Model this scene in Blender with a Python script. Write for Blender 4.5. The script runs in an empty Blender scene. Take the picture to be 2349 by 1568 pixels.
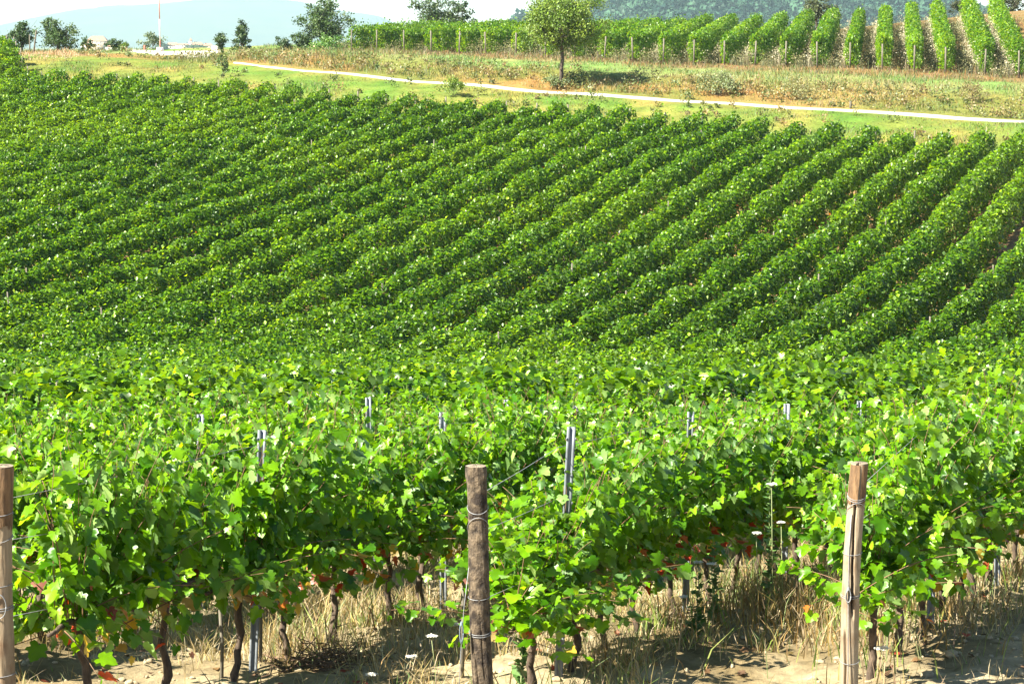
import bpy, bmesh, math, random
import numpy as np
from mathutils import Vector, Matrix

sc = bpy.context.scene
rng = np.random.default_rng(7)
random.seed(7)

# ------------------------------------------------------------------ camera, sky, sun, exposure
F = 5600.0                      # focal length in units of a 2349 px wide frame
PITCH = math.atan((784 - 95) / F)
SUN = Vector((-0.82, -0.48, 0.90)).normalized()      # towards the sun
cam_d = bpy.data.cameras.new("camera"); cam = bpy.data.objects.new("camera", cam_d)
sc.collection.objects.link(cam); sc.camera = cam
cam_d.sensor_width = 36.0; cam_d.lens = 36.0 * F / 2349.0
cam_d.clip_start = 0.2; cam_d.clip_end = 60000
cam.location = (0, 0, 0); cam.rotation_euler = (math.pi / 2 - PITCH, 0, 0)

world = bpy.data.worlds.new("World"); sc.world = world; world.use_nodes = True
wn = world.node_tree.nodes; wl = world.node_tree.links
sky = wn.new("ShaderNodeTexSky"); sky.sky_type = 'NISHITA'; sky.sun_disc = False
sky.sun_elevation = math.asin(SUN.z); sky.sun_rotation = math.atan2(SUN.x, SUN.y)
sky.air_density = 1.0; sky.dust_density = 0.15; sky.ozone_density = 1.0
wn["Background"].inputs[1].default_value = 0.05
wl.new(sky.outputs[0], wn["Background"].inputs[0])

sun_d = bpy.data.lights.new("sun", 'SUN'); sun = bpy.data.objects.new("sun", sun_d)
sc.collection.objects.link(sun)
sun_d.energy = 5.0; sun_d.angle = math.radians(0.5); sun_d.color = (1.0, 0.94, 0.80)
sun.rotation_euler = SUN.to_track_quat('Z', 'Y').to_euler()

sc.view_settings.view_transform = 'Standard'; sc.view_settings.look = 'None'
sc.view_settings.exposure = 2.2; sc.view_settings.gamma = 1.0
sc.render.engine = 'CYCLES'
sc.cycles.max_bounces = 4; sc.cycles.diffuse_bounces = 1; sc.cycles.glossy_bounces = 1
sc.cycles.transmission_bounces = 3; sc.cycles.volume_bounces = 0; sc.cycles.transparent_max_bounces = 4
sc.cycles.use_denoising = True

# ------------------------------------------------------------------ picture rays, rows and terrain
CP, SP = math.cos(PITCH), math.sin(PITCH)
def ray(px, py):
    u = (px - 1174.5) / F; v = (784 - py) / F
    return np.array([u, CP + v * SP, -SP + v * CP])
TH = math.atan(1965 / F); CT, ST = math.cos(TH), math.sin(TH)
def row_w(n): return -(5.1 + 2.1 * n)                 # X*cos - Y*sin along row n
def row_x(n, Y): return (row_w(n) + Y * ST) / CT
def crest(px, py, n):
    r = ray(px, py); t = row_w(n) / (r[0] * CT - r[1] * ST)
    return r * t
def at_depth(px, py, Y):
    r = ray(px, py); return r * (Y / r[1])

VH = 1.72                                             # height of the vine hedges
CRESTS = [(2349,303,6),(2349,398,5),(2349,547,4),(2349,676,3),(2349,796,2),(2349,850,1),(2349,903,0),
 (2090,303,9),(1980,360,9),(1846,465,9),(1775,532,9),(1693,580,9),(1611,643,9),(1525,691,9),
 (1175,250,20),(1175,286,19),(1175,324,18),(1175,370,17),(1175,427,16),(1175,490,15),(1175,557,14),(1175,621,13),
 (1175,684,12),(1175,751,11),(1175,800,10),(842,670,15),(775,698,15),(909,631,15),(300,590,20),(479,519,20),(197,625,20)]
ENDS = {20:(1222,238),19:(1294,241),18:(1366,240),17:(1436,250),16:(1517,258),15:(1604,262),14:(1683,266),13:(1750,275),
 12:(1832,284),11:(1917,291),10:(2002,291),9:(2090,301),8:(2174,303),7:(2263,305),6:(2349,307)}
PTS = []
for a in CRESTS:
    p = crest(*a); PTS.append((p[0], p[1], p[2] - VH, 1.0))
for n, (x, y) in ENDS.items():
    p = crest(x, y, n); PTS.append((p[0], p[1], p[2] - VH, 1.0))
def gp(px, py, Y, dz=0.0, w=1.0):
    p = at_depth(px, py, Y); PTS.append((p[0], p[1], p[2] - dz, w))
for a in [(100,167,165),(300,172,161),(500,182,158),(800,200,154),(1000,212,151)]: gp(*a, VH)
for a in [(100,850,60),(600,845,60),(1175,868,52),(1800,872,47),(100,885,40),(600,888,40),(1175,890,38),
          (1700,890,36),(300,910,29),(1175,912,28),(1800,915,27)]: gp(*a, VH)
for a in [(1265,1555,16.3),(545,1545,16.6),(1005,1405,20.1),(1577,1407,19.4),(2145,1445,18.0),(1110,1660,14.85),
          (1945,1625,15.2),(20,1740,13.65),(600,1860,13.0),(1700,1860,13.0)]: gp(*a)
for X in (-8, 0, 8):
    PTS.append((X, 0, -1.7, 1.0)); PTS.append((X, 7.0, -3.1, 1.0))
PATH_PX = [(2430,287,145.4),(2349,279,146.2),(1900,252,150.5),(1600,234,154.2),(1300,214,158.6),(1000,190,164),(740,166,170),(600,153,175),(540,145,181)]
for a in PATH_PX[1:]: gp(*a)
for (x, y, Y) in PATH_PX[1:]: gp(x, y - 5, Y + 2.2)
for (x, y, Y) in PATH_PX[1:8]: gp(x, y + 12, Y - 3.2)
for a in [(2349,215,155),(2000,205,158.5),(1650,183,163),(1300,160,168),(1000,146,173),(700,130,180)]: gp(*a)
for a in [(2349,178,168),(2027,162,171),(1665,152,179),(1400,141,185),(1095,127,195),(810,119,206)]: gp(*a)
for a in [(2349,40,215),(2200,55,222),(2030,72,224),(1665,90,232),(1400,98,240),(1000,101,246),(700,102,240)]: gp(*a)
for a in [(430,136,188),(300,119,222),(505,119,222),(400,118,226),(250,123,206),(170,130,186),(60,150,178),(20,125,205)]: gp(*a)
for X in (-120, -60, 0, 60, 120):
    PTS.append((X, 300, -6 if X < 30 else 2, 0.3)); PTS.append((X, 380, -14, 0.3))
PTS = np.array(PTS)
SC_ = 40.0
def _k(d2): return 0.5 * d2 * np.log(d2 + 1e-12)
_P = PTS[:, :2] / SC_
_n = len(_P)
_K = _k(((_P[:, None] - _P[None]) ** 2).sum(-1)) + np.diag(0.0012 / PTS[:, 3])
_A = np.zeros((_n + 3, _n + 3)); _A[:_n, :_n] = _K
_A[:_n, _n] = 1; _A[:_n, _n + 1:] = _P; _A[_n, :_n] = 1; _A[_n + 1:, :_n] = _P.T
_S = np.linalg.solve(_A, np.r_[PTS[:, 2], 0, 0, 0])
def h(X, Y):
    X = np.asarray(X, float); Y = np.asarray(Y, float)
    X, Y = np.broadcast_arrays(X, Y); shp = X.shape
    xr, yr = X.ravel(), Y.ravel()
    x = np.clip(xr, -75, 65) / SC_; y = np.clip(yr, -5, 330) / SC_
    out = np.empty(len(x))
    for i in range(0, len(x), 20000):
        d2 = (x[i:i+20000, None] - _P[None, :, 0]) ** 2 + (y[i:i+20000, None] - _P[None, :, 1]) ** 2
        out[i:i+20000] = _k(d2) @ _S[:_n] + _S[_n] + _S[_n + 1] * x[i:i+20000] + _S[_n + 2] * y[i:i+20000]
    f = np.clip((np.maximum(np.abs(xr) - 110, yr - 290)) / 250, 0, 1); f = f * f * (3 - 2 * f)
    out = out * (1 - f) + (-26.0) * f
    return out.reshape(shp)
def h1(x, y): return float(h(np.array([x]), np.array([y]))[0])
def ground_at(px, py, lo=6.0, hi=330.0):
    r = ray(px, py); ys = np.linspace(lo, hi, 1300)
    P = r[None] * (ys / r[1])[:, None]
    below = P[:, 2] < h(P[:, 0], P[:, 1])
    i = int(np.argmax(below)) if below.any() else len(ys) - 1
    a, b = ys[max(i - 1, 0)], ys[i]
    for _ in range(14):
        m = (a + b) / 2; p = r * (m / r[1])
        if p[2] < h1(p[0], p[1]): b = m
        else: a = m
    p = r * (b / r[1])
    return Vector((p[0], p[1], h1(p[0], p[1])))

# ------------------------------------------------------------------ helpers
COL = sc.collection
def link(o, parent=None):
    COL.objects.link(o)
    if parent is not None: o.parent = parent
    return o
def tag(o, label=None, cat=None, group=None, kind=None):
    if label: o["label"] = label
    if cat: o["category"] = cat
    if group: o["group"] = group
    if kind: o["kind"] = kind
    return o
def empty(name, loc, rz=0.0):
    o = bpy.data.objects.new(name, None); link(o); o.location = loc; o.rotation_euler = (0, 0, rz)
    o.empty_display_size = 0.1; return o
def make_mesh(name, V, Fc, mat, col=None, smooth=False):
    """V (n,3); Fc (m,k) all faces with k corners; col (n,3) per vertex."""
    V = np.asarray(V, np.float32); Fc = np.asarray(Fc, np.int32); k = Fc.shape[1]
    me = bpy.data.meshes.new(name)
    me.vertices.add(len(V)); me.vertices.foreach_set("co", V.ravel())
    me.loops.add(Fc.size); me.loops.foreach_set("vertex_index", Fc.ravel())
    me.polygons.add(len(Fc))
    me.polygons.foreach_set("loop_start", np.arange(0, Fc.size, k, dtype=np.int32))
    me.polygons.foreach_set("loop_total", np.full(len(Fc), k, np.int32))
    if smooth: me.polygons.foreach_set("use_smooth", np.ones(len(Fc), bool))
    if col is not None:
        at = me.color_attributes.new("Col", 'FLOAT_COLOR', 'POINT')
        c = np.ones((len(V), 4), np.float32); c[:, :3] = col
        at.data.foreach_set("color", c.ravel())
    me.update(calc_edges=True); me.materials.append(mat)
    return me
def mobj(name, V, Fc, mat, parent=None, col=None, smooth=False):
    return link(bpy.data.objects.new(name, make_mesh(name, V, Fc, mat, col, smooth)), parent)
class Acc:
    """collects pieces (verts, faces with k corners, colours) into one mesh"""
    def __init__(s): s.v, s.f, s.c, s.n = [], [], [], 0
    def add(s, V, Fc, c=None):
        V = np.asarray(V, float); s.v.append(V); s.f.append(np.asarray(Fc, int) + s.n); s.n += len(V)
        if c is not None: s.c.append(np.broadcast_to(np.asarray(c, float), (len(V), 3)))
    def arrays(s): return np.concatenate(s.v), np.concatenate(s.f), (np.concatenate(s.c) if s.c else None)
    def obj(s, name, mat, parent=None, smooth=False):
        V, Fc, c = s.arrays(); return mobj(name, V, Fc, mat, parent, c, smooth)
    def mesh(s, name, mat, smooth=False):
        V, Fc, c = s.arrays(); return make_mesh(name, V, Fc, mat, c, smooth)
def norm(a): return a / np.maximum(np.linalg.norm(a, axis=-1, keepdims=True), 1e-9)
def tube(path, rad, seg=8, cap=True, wob=0.0):
    """tube of quads round a polyline; caps are degenerate-free rings shrunk to a small hole"""
    P = np.asarray(path, float); R = np.broadcast_to(np.asarray(rad, float), (len(P),)).copy()
    if cap:
        P = np.vstack([P[:1], P, P[-1:]]); R = np.r_[R[0] * .02, R, R[-1] * .02]
    T = norm(np.gradient(P + np.linspace(0, 1e-6, len(P))[:, None], axis=0))
    T[0] = T[min(1, len(T) - 1)]
    ref = np.array([0.13, 0.98, 0.1]) if abs(T[len(T)//2][1]) < .8 else np.array([1., 0, .1])
    A = norm(np.cross(T, ref)); B = np.cross(T, A)
    an = np.linspace(0, 2 * np.pi, seg, endpoint=False)
    rr = R[:, None] * (1 + (rng.normal(0, wob, (len(P), seg)) if wob else 0))
    V = P[:, None] + rr[..., None] * (A[:, None] * np.cos(an)[None, :, None] + B[:, None] * np.sin(an)[None, :, None])
    i = np.arange(len(P) - 1)[:, None] * seg; j = np.arange(seg)[None]; j2 = (j + 1) % seg
    Fq = np.stack([i + j, i + j2, i + seg + j2, i + seg + j], -1).reshape(-1, 4)
    return V.reshape(-1, 3), Fq
def box(x0, x1, y0, y1, z0, z1):
    V = np.array([[x0,y0,z0],[x1,y0,z0],[x1,y1,z0],[x0,y1,z0],[x0,y0,z1],[x1,y0,z1],[x1,y1,z1],[x0,y1,z1]], float)
    return V, np.array([[0,3,2,1],[4,5,6,7],[0,1,5,4],[1,2,6,5],[2,3,7,6],[3,0,4,7]])
def _hash(ix, iy, s):
    a = np.sin(ix * 127.1 + iy * 311.7 + s * 74.7) * 43758.5453
    return a - np.floor(a)
def vnoise(x, y, s=0):
    x = np.asarray(x, float); y = np.asarray(y, float)
    ix, iy = np.floor(x), np.floor(y); fx, fy = x - ix, y - iy
    fx = fx * fx * (3 - 2 * fx); fy = fy * fy * (3 - 2 * fy)
    a = _hash(ix, iy, s) * (1 - fx) + _hash(ix + 1, iy, s) * fx
    b = _hash(ix, iy + 1, s) * (1 - fx) + _hash(ix + 1, iy + 1, s) * fx
    return (a * (1 - fy) + b * fy) * 2 - 1
def fbm(x, y, s=0, o=4):
    r, a, f = 0, .55, 1.0
    for k in range(o): r = r + a * vnoise(x * f, y * f, s + k * 13); a *= .5; f *= 2.1
    return r
def lerp(a, b, t): return a * (1 - t) + b * t
def mix3(a, b, t): return np.asarray(a)[None] * (1 - t[:, None]) + np.asarray(b)[None] * t[:, None]

# ------------------------------------------------------------------ materials
def new_mat(name):
    m = bpy.data.materials.new(name); m.use_nodes = True
    nt = m.node_tree; nt.nodes.clear(); out = nt.nodes.new("ShaderNodeOutputMaterial")
    return m, nt, nt.nodes, nt.links, out
def leaf_mat(name, rough=.42, trans=.42, spec=.5, under=1.25, tint=(1.35, 1.25, .55), bump=0.0):
    m, nt, N, L, out = new_mat(name)
    at = N.new("ShaderNodeAttribute"); at.attribute_name = "Col"
    tc = N.new("ShaderNodeNewGeometry")
    noi = N.new("ShaderNodeTexNoise"); noi.inputs["Scale"].default_value = 9.0
    L.new(tc.outputs["Position"], noi.inputs["Vector"])
    mr = N.new("ShaderNodeMapRange"); mr.inputs[1].default_value = .3; mr.inputs[2].default_value = .7
    mr.inputs[3].default_value = .78; mr.inputs[4].default_value = 1.22
    L.new(noi.outputs["Fac"], mr.inputs[0])
    sca = N.new("ShaderNodeVectorMath"); sca.operation = 'SCALE'
    L.new(at.outputs["Color"], sca.inputs[0]); L.new(mr.outputs[0], sca.inputs["Scale"])
    un = N.new("ShaderNodeMix"); un.data_type = 'RGBA'                 # the paler, greyer underside of the blade
    L.new(tc.outputs["Backfacing"], un.inputs[0]); L.new(sca.outputs[0], un.inputs[6])
    hs = N.new("ShaderNodeHueSaturation"); hs.inputs["Saturation"].default_value = .72; hs.inputs["Value"].default_value = under
    L.new(sca.outputs[0], hs.inputs["Color"]); L.new(hs.outputs[0], un.inputs[7])
    p = N.new("ShaderNodeBsdfPrincipled"); L.new(un.outputs[2], p.inputs["Base Color"])
    p.inputs["Roughness"].default_value = rough; p.inputs["Specular IOR Level"].default_value = spec
    tr = N.new("ShaderNodeBsdfTranslucent")
    tm = N.new("ShaderNodeVectorMath"); tm.operation = 'MULTIPLY'; tm.inputs[1].default_value = tint
    L.new(sca.outputs[0], tm.inputs[0]); L.new(tm.outputs[0], tr.inputs["Color"])
    mx = N.new("ShaderNodeMixShader"); mx.inputs[0].default_value = trans
    L.new(p.outputs[0], mx.inputs[1]); L.new(tr.outputs[0], mx.inputs[2]); L.new(mx.outputs[0], out.inputs[0])
    return m
def noise_mat(name, c1, c2, scale=5, rough=.85, bump=.3, detail=6, stretch=(1, 1, 1), metallic=0.0, obj=True, c3=None, s3=1.0, bdist=.02):
    m, nt, N, L, out = new_mat(name)
    tc = N.new("ShaderNodeTexCoord"); mp = N.new("ShaderNodeMapping"); mp.inputs["Scale"].default_value = stretch
    L.new(tc.outputs["Object" if obj else "Generated"], mp.inputs[0])
    n = N.new("ShaderNodeTexNoise"); n.inputs["Scale"].default_value = scale; n.inputs["Detail"].default_value = detail
    n.inputs["Roughness"].default_value = .65
    L.new(mp.outputs[0], n.inputs["Vector"])
    cr = N.new("ShaderNodeValToRGB"); e = cr.color_ramp.elements
    e[0].position = .32; e[0].color = (*c1, 1); e[1].position = .68; e[1].color = (*c2, 1)
    L.new(n.outputs["Fac"], cr.inputs[0]); col = cr.outputs[0]
    if c3 is not None:
        n3 = N.new("ShaderNodeTexNoise"); n3.inputs["Scale"].default_value = s3; n3.inputs["Detail"].default_value = 4
        L.new(tc.outputs["Object"], n3.inputs["Vector"])
        mr = N.new("ShaderNodeMapRange"); mr.inputs[1].default_value = .5; mr.inputs[2].default_value = .66
        L.new(n3.outputs["Fac"], mr.inputs[0])
        mi = N.new("ShaderNodeMix"); mi.data_type = 'RGBA'; L.new(mr.outputs[0], mi.inputs[0])
        L.new(col, mi.inputs[6]); mi.inputs[7].default_value = (*c3, 1); col = mi.outputs[2]
    p = N.new("ShaderNodeBsdfPrincipled"); L.new(col, p.inputs["Base Color"])
    p.inputs["Roughness"].default_value = rough; p.inputs["Metallic"].default_value = metallic
    if bump:
        b = N.new("ShaderNodeBump"); b.inputs["Strength"].default_value = bump; b.inputs["Distance"].default_value = bdist
        L.new(n.outputs["Fac"], b.inputs["Height"]); L.new(b.outputs[0], p.inputs["Normal"])
    L.new(p.outputs[0], out.inputs[0]); return m
def ground_mat():
    m, nt, N, L, out = new_mat("ground_surface")
    at = N.new("ShaderNodeAttribute"); at.attribute_name = "Col"
    g = N.new("ShaderNodeNewGeometry")
    n1 = N.new("ShaderNodeTexNoise"); n1.inputs["Scale"].default_value = 6.0; n1.inputs["Detail"].default_value = 9; n1.inputs["Roughness"].default_value = .7
    n2 = N.new("ShaderNodeTexNoise"); n2.inputs["Scale"].default_value = .8; n2.inputs["Detail"].default_value = 6
    for n in (n1, n2): L.new(g.outputs["Position"], n.inputs["Vector"])
    m1 = N.new("ShaderNodeMapRange"); m1.inputs[1].default_value = .3; m1.inputs[2].default_value = .7; m1.inputs[3].default_value = .55; m1.inputs[4].default_value = 1.3
    m2 = N.new("ShaderNodeMapRange"); m2.inputs[1].default_value = .3; m2.inputs[2].default_value = .7; m2.inputs[3].default_value = .8; m2.inputs[4].default_value = 1.2
    L.new(n1.outputs["Fac"], m1.inputs[0]); L.new(n2.outputs["Fac"], m2.inputs[0])
    mu = N.new("ShaderNodeMath"); mu.operation = 'MULTIPLY'; L.new(m1.outputs[0], mu.inputs[0]); L.new(m2.outputs[0], mu.inputs[1])
    s = N.new("ShaderNodeVectorMath"); s.operation = 'SCALE'; L.new(at.outputs["Color"], s.inputs[0]); L.new(mu.outputs[0], s.inputs["Scale"])
    p = N.new("ShaderNodeBsdfPrincipled"); p.inputs["Roughness"].default_value = .95; p.inputs["Specular IOR Level"].default_value = .1
    L.new(s.outputs[0], p.inputs["Base Color"])
    b = N.new("ShaderNodeBump"); b.inputs["Strength"].default_value = .7; b.inputs["Distance"].default_value = .05
    L.new(n1.outputs["Fac"], b.inputs["Height"]); L.new(b.outputs[0], p.inputs["Normal"])
    L.new(p.outputs[0], out.inputs[0]); return m

M_VINE = leaf_mat("vine_leaves", rough=.36, trans=.46, spec=.34, tint=(1.75, 1.45, .2))
M_TREE = leaf_mat("tree_leaves", rough=.5, trans=.28, spec=.35)
M_FAR = leaf_mat("far_foliage", rough=.8, trans=.1, spec=.1, under=1.0)
M_GRASS = leaf_mat("grass_blades", rough=.6, trans=.3, spec=.25, under=1.0, tint=(1.1, 1.1, .8))
M_PETAL = leaf_mat("flower_petals", rough=.7, trans=.3, spec=.2, under=1.0, tint=(1, 1, 1))
M_GROUND = ground_mat()
M_BARK = noise_mat("bark", (.028, .018, .012), (.13, .09, .06), 28, .9, .8, stretch=(1, 1, .35))
M_TREEBARK = noise_mat("tree_bark", (.035, .025, .018), (.12, .09, .065), 6, .9, .8, stretch=(1, 1, .3))
M_GRAVEL = noise_mat("white_gravel", (.30, .275, .225), (.48, .45, .39), 3.0, .95, .4, detail=9)
M_GALV = noise_mat("galvanised_steel", (.12, .135, .15), (.20, .22, .24), 40, .62, .1, metallic=.15, stretch=(1, 1, .3))
M_WIRE = noise_mat("steel_wire", (.16, .165, .17), (.28, .285, .29), 60, .6, .0, metallic=.3)
M_WOODBARK = noise_mat("weathered_bark_timber", (.014, .009, .006), (.17, .125, .078), 24, .95, 1.0, stretch=(1, 1, .75), c3=(.022, .014, .009), s3=11.0, bdist=.03)
M_WOODPALE = noise_mat("pale_peeled_timber", (.20, .15, .095), (.32, .255, .175), 22, .8, .5, stretch=(1.3, 1.3, .08), c3=(.17, .11, .06), s3=5.0)
M_WOODTAN = noise_mat("tan_timber", (.18, .13, .075), (.29, .22, .14), 24, .8, .5, stretch=(1.3, 1.3, .1), c3=(.16, .095, .05), s3=5.0)
M_WOODTOP = noise_mat("sawn_end_grain", (.13, .10, .068), (.25, .205, .145), 40, .85, .4)
M_OLDPOST = noise_mat("grey_weathered_post", (.075, .066, .046), (.17, .15, .115), 14, .9, .5, stretch=(1, 1, .2))

# ------------------------------------------------------------------ ground (one sheet) with its real colours
_px = np.array([at_depth(*a)[0] for a in PATH_PX])[::-1]; _py = np.array([at_depth(*a)[1] for a in PATH_PX])[::-1]
def path_y(X): return np.where(X > _px[-1], _py[-1] - (X - _px[-1]) * .27, np.interp(X, _px, _py) - np.minimum(X - _px[0], 0) * .6)
_ends = sorted((crest(x, y, n)[0], crest(x, y, n)[1]) for n, (x, y) in ENDS.items())
_ex = np.array([-60, -38.0, -33.0] + [e[0] for e in _ends] + [60]); _ey = np.array([192, 185, 166] + [e[1] for e in _ends] + [118])
def end_y(X): return np.interp(X, _ex, _ey)
def start_y(X): return 14.75 + .31 * X
def zone_col(X, Y):
    """own colour of soil, straw and grass on the ground"""
    n = len(X)
    n1 = fbm(X * .35, Y * .22, 3); n2 = fbm(X * 1.3, Y * 1.0, 9); n3 = fbm(X * .12, Y * .1, 21)
    c = np.tile(np.array([.13, .15, .05]), (n, 1))
    soil = mix3((.36, .295, .185), (.15, .11, .052), np.clip(.5 + n2 * .9, 0, 1))
    soil = lerp(soil, mix3((.22, .14, .065), (.13, .085, .035), np.clip(.5 + n2, 0, 1)), np.clip((Y - 26) / 18, 0, 1)[:, None])
    ey = end_y(X); d = Y - path_y(X)
    verge = mix3((.23, .185, .048), (.085, .15, .022), np.clip(.42 + n1 * 1.1 + .15, 0, 1))
    g = (np.exp(-((d + 4.2) / 2.4) ** 2) * np.clip(.75 + n2 * .7 + n1 * .6, .1, 1))[:, None]
    verge = verge * (1 - .75 * g) + np.array([.075, .16, .02]) * .75 * g
    bank = mix3((.24, .125, .038), (.23, .17, .052), np.clip(.5 + n1 * 1.3, 0, 1)); 
    gr = np.clip(.2 + n3 * 1.5 + n2 * .5, 0, .8); bank = bank * (1 - gr[:, None]) + np.array([.11, .145, .03]) * gr[:, None]
    plat = mix3((.125, .20, .048), (.24, .20, .08), np.clip(.35 + n1 * 1.1, 0, 1))
    tb = np.clip((d - 8 - n1 * 2) / 3.0, 0, 1)[:, None]
    up = np.where((d > 0)[:, None], bank * (1 - tb) + plat * tb, verge)
    vy = np.clip((d - 15.5) / 3, 0, 1)[:, None] * (X > -14)[:, None]
    up = up * (1 - vy) + mix3((.19, .105, .04), (.16, .125, .05), np.clip(.5 + n2, 0, 1)) * vy
    t = np.clip((Y - ey) / 1.2, 0, 1)[:, None]
    near = soil * (1 - t) + up * t
    far = np.clip((Y - 270) / 60, 0, 1)[:, None]
    return near * (1 - far) + c * far
def lines(*segs):
    a = []
    for s0, s1, st in segs: a += list(np.arange(s0, s1, st))
    return np.array(a)
geo = np.geomspace(130, 15500, 17)
gx = np.r_[-geo[::-1], lines((-120, -60, 6), (-60, -7, .9), (-7, 7.01, .075), (7.9, 60, .9), (60, 121, 6)), geo]
gy = np.r_[lines((-60, 0, 10), (0, 10, 1.0), (10, 25, .075), (25, 60, .5), (60, 260, .8), (260, 420, 8)), np.geomspace(430, 14700, 20)]
GX, GY = np.meshgrid(gx, gy); gxr, gyr = GX.ravel(), GY.ravel()
def clod(X, Y):
    near = np.clip((30 - Y) / 8, 0, 1) * (np.abs(X) < 8)
    far = np.clip((Y - 100) / 20, 0, 1) * np.clip((260 - Y) / 30, 0, 1)
    on_path = np.exp(-((Y - path_y(X)) / 2.2) ** 2)
    return near * (.075 * fbm(X * 2.2, Y * 2.2, 5, 5) + .04 * np.abs(vnoise(X * 7, Y * 7, 8))) + far * (1 - on_path) * .22 * fbm(X * .5, Y * .5, 17, 3)
gz = h(gxr, gyr) + clod(gxr, gyr)
nx, ny = len(gx), len(gy)
i = np.arange(ny - 1)[:, None] * nx; j = np.arange(nx - 1)[None]
gf = np.stack([i + j, i + j + 1, i + nx + j + 1, i + nx + j], -1).reshape(-1, 4)
tag(mobj("ground", np.c_[gxr, gyr, gz], gf, M_GROUND, col=zone_col(gxr, gyr), smooth=True), kind="structure")

# dirt road and gravel yard: sheets laid just above the ground
def gcl(X, Y): return h(X, Y) + clod(X, Y)
xs = np.r_[np.arange(-20.5, 45, .6)]
yc = path_y(xs); rv = []
for q, (off, dz) in enumerate([(-.85, -.14), (-.6, .05), (-.25, .07), (.25, .07), (.6, .05), (.85, -.14)]):
    o = off * np.interp(xs, [-26, -12, 5], [.35, .5, 1.0]) + .2 * fbm(xs * .7, xs * 0 + q, 31)
    rv.append(np.c_[xs, yc + o, gcl(xs, yc + o) + dz])
V = np.concatenate(rv); m_ = len(xs); Fq = []
for q in range(5):
    a = np.arange(m_ - 1) + q * m_; Fq.append(np.stack([a, a + 1, a + 1 + m_, a + m_], -1))
tag(mobj("dirt_road", V, np.concatenate(Fq), M_GRAVEL, smooth=True), kind="structure")
near_px = [(300, 121), (340, 125), (380, 130), (440, 137), (480, 132), (512, 123)]
far_px = [(292, 118.5), (330, 118), (380, 118), (430, 118), (480, 118), (512, 118)]
yard = []
NS = 10
for (a, b) in zip(near_px, far_px):
    p = ground_at(*a, lo=150); q = at_depth(b[0], b[1], 226)
    for k in range(NS):
        t = k / (NS - 1); x = p.x * (1 - t) + q[0] * t; y = p.y * (1 - t) + 226 * t
        yard.append((x, y, float(gcl(np.array([x]), np.array([y]))[0]) + (.10 if 0 < k < NS - 1 else -.1)))
Fq = [[c * NS + k, (c + 1) * NS + k, (c + 1) * NS + k + 1, c * NS + k + 1] for c in range(5) for k in range(NS - 1)]
tag(mobj("gravel_yard", yard, Fq, M_GRAVEL, smooth=True), kind="structure")

# ------------------------------------------------------------------ leaves
def fan_leaf(half, cz=.24, fold=0.0):
    """leaf outline given as (u across, v along) for one half; returns verts, tris with a folded, drooping blade"""
    pts = [(u, v) for u, v in half] + [(-u, v) for u, v in half[::-1] if u > 0]
    O = np.array([(0, cz)] + pts)
    r2 = (O[:, 0] ** 2 + (O[:, 1] - .3) ** 2)
    V = np.c_[O[:, 0] * (1 - .25 * fold), O[:, 1], (.22 + .45 * fold) * np.abs(O[:, 0]) - .34 * np.maximum(O[:, 1] - .35, 0) ** 1.5 - .22 * r2 * (O[:, 0] != 0)]
    n = len(pts); T = [[0, 1 + k, 1 + (k + 1) % n] for k in range(n)]
    return V, np.array(T)
LEAF_A = fan_leaf([(0, .05), (.13, -.10), (.33, -.13), (.43, -.02), (.54, .08), (.40, .24), (.60, .36), (.62, .50), (.43, .52), (.33, .60), (.27, .78), (.14, .86), (0, 1.0)])
LEAF_A2 = fan_leaf([(0, .05), (.13, -.10), (.33, -.13), (.46, .0), (.54, .10), (.41, .24), (.58, .38), (.56, .52), (.40, .52), (.31, .62), (.24, .80), (0, .96)], fold=1.0)
LEAF_B = fan_leaf([(0, .05), (.30, -.13), (.54, .10), (.42, .26), (.61, .46), (.32, .62), (.24, .80), (0, 1.0)])
LEAF_C = (np.array([[0, 0, 0], [.45, .45, .10], [0, 1, -.14], [-.45, .45, .10]], float), np.array([[0, 1, 2], [0, 2, 3]]))
LEAF_D = (np.array([[0, 0, 0], [.34, .5, .06], [0, 1, -.06], [-.34, .5, .06]], float), np.array([[0, 1, 2], [0, 2, 3]]))
def put_leaves(tmpl, P, T, Nn, size, col):
    Tv, Tf = tmpl; N = len(P); m = len(Tv)
    T = norm(T); S = norm(np.cross(T, Nn)); Z = np.cross(S, T)
    V = P[:, None] + size[:, None, None] * (S[:, None] * Tv[None, :, 0, None] + T[:, None] * Tv[None, :, 1, None] + Z[:, None] * Tv[None, :, 2, None])
    Fc = Tf[None] + (np.arange(N) * m)[:, None, None]
    return V.reshape(-1, 3), Fc.reshape(-1, 3), np.repeat(col, m, 0)
def vine_cols(N, z, young=.12, autumn=.0, dark=(.035, .125, .002), mid=(.160, .340, .003), lite=(.25, .42, .016)):
    t = rng.random(N); c = mix3(dark, mid, t)
    y = rng.random(N) < young; c[y] = mix3(mid, lite, rng.random(y.sum()))
    a = rng.random(N) < autumn * np.clip((.95 - z) / .45, 0, 1)
    pal = np.array([(.42, .05, .02), (.50, .16, .03), (.50, .36, .05), (.30, .07, .03), (.36, .26, .08)])
    c[a] = pal[rng.integers(0, len(pal), a.sum())] * rng.uniform(.7, 1.1, (a.sum(), 1))
    return c

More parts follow.
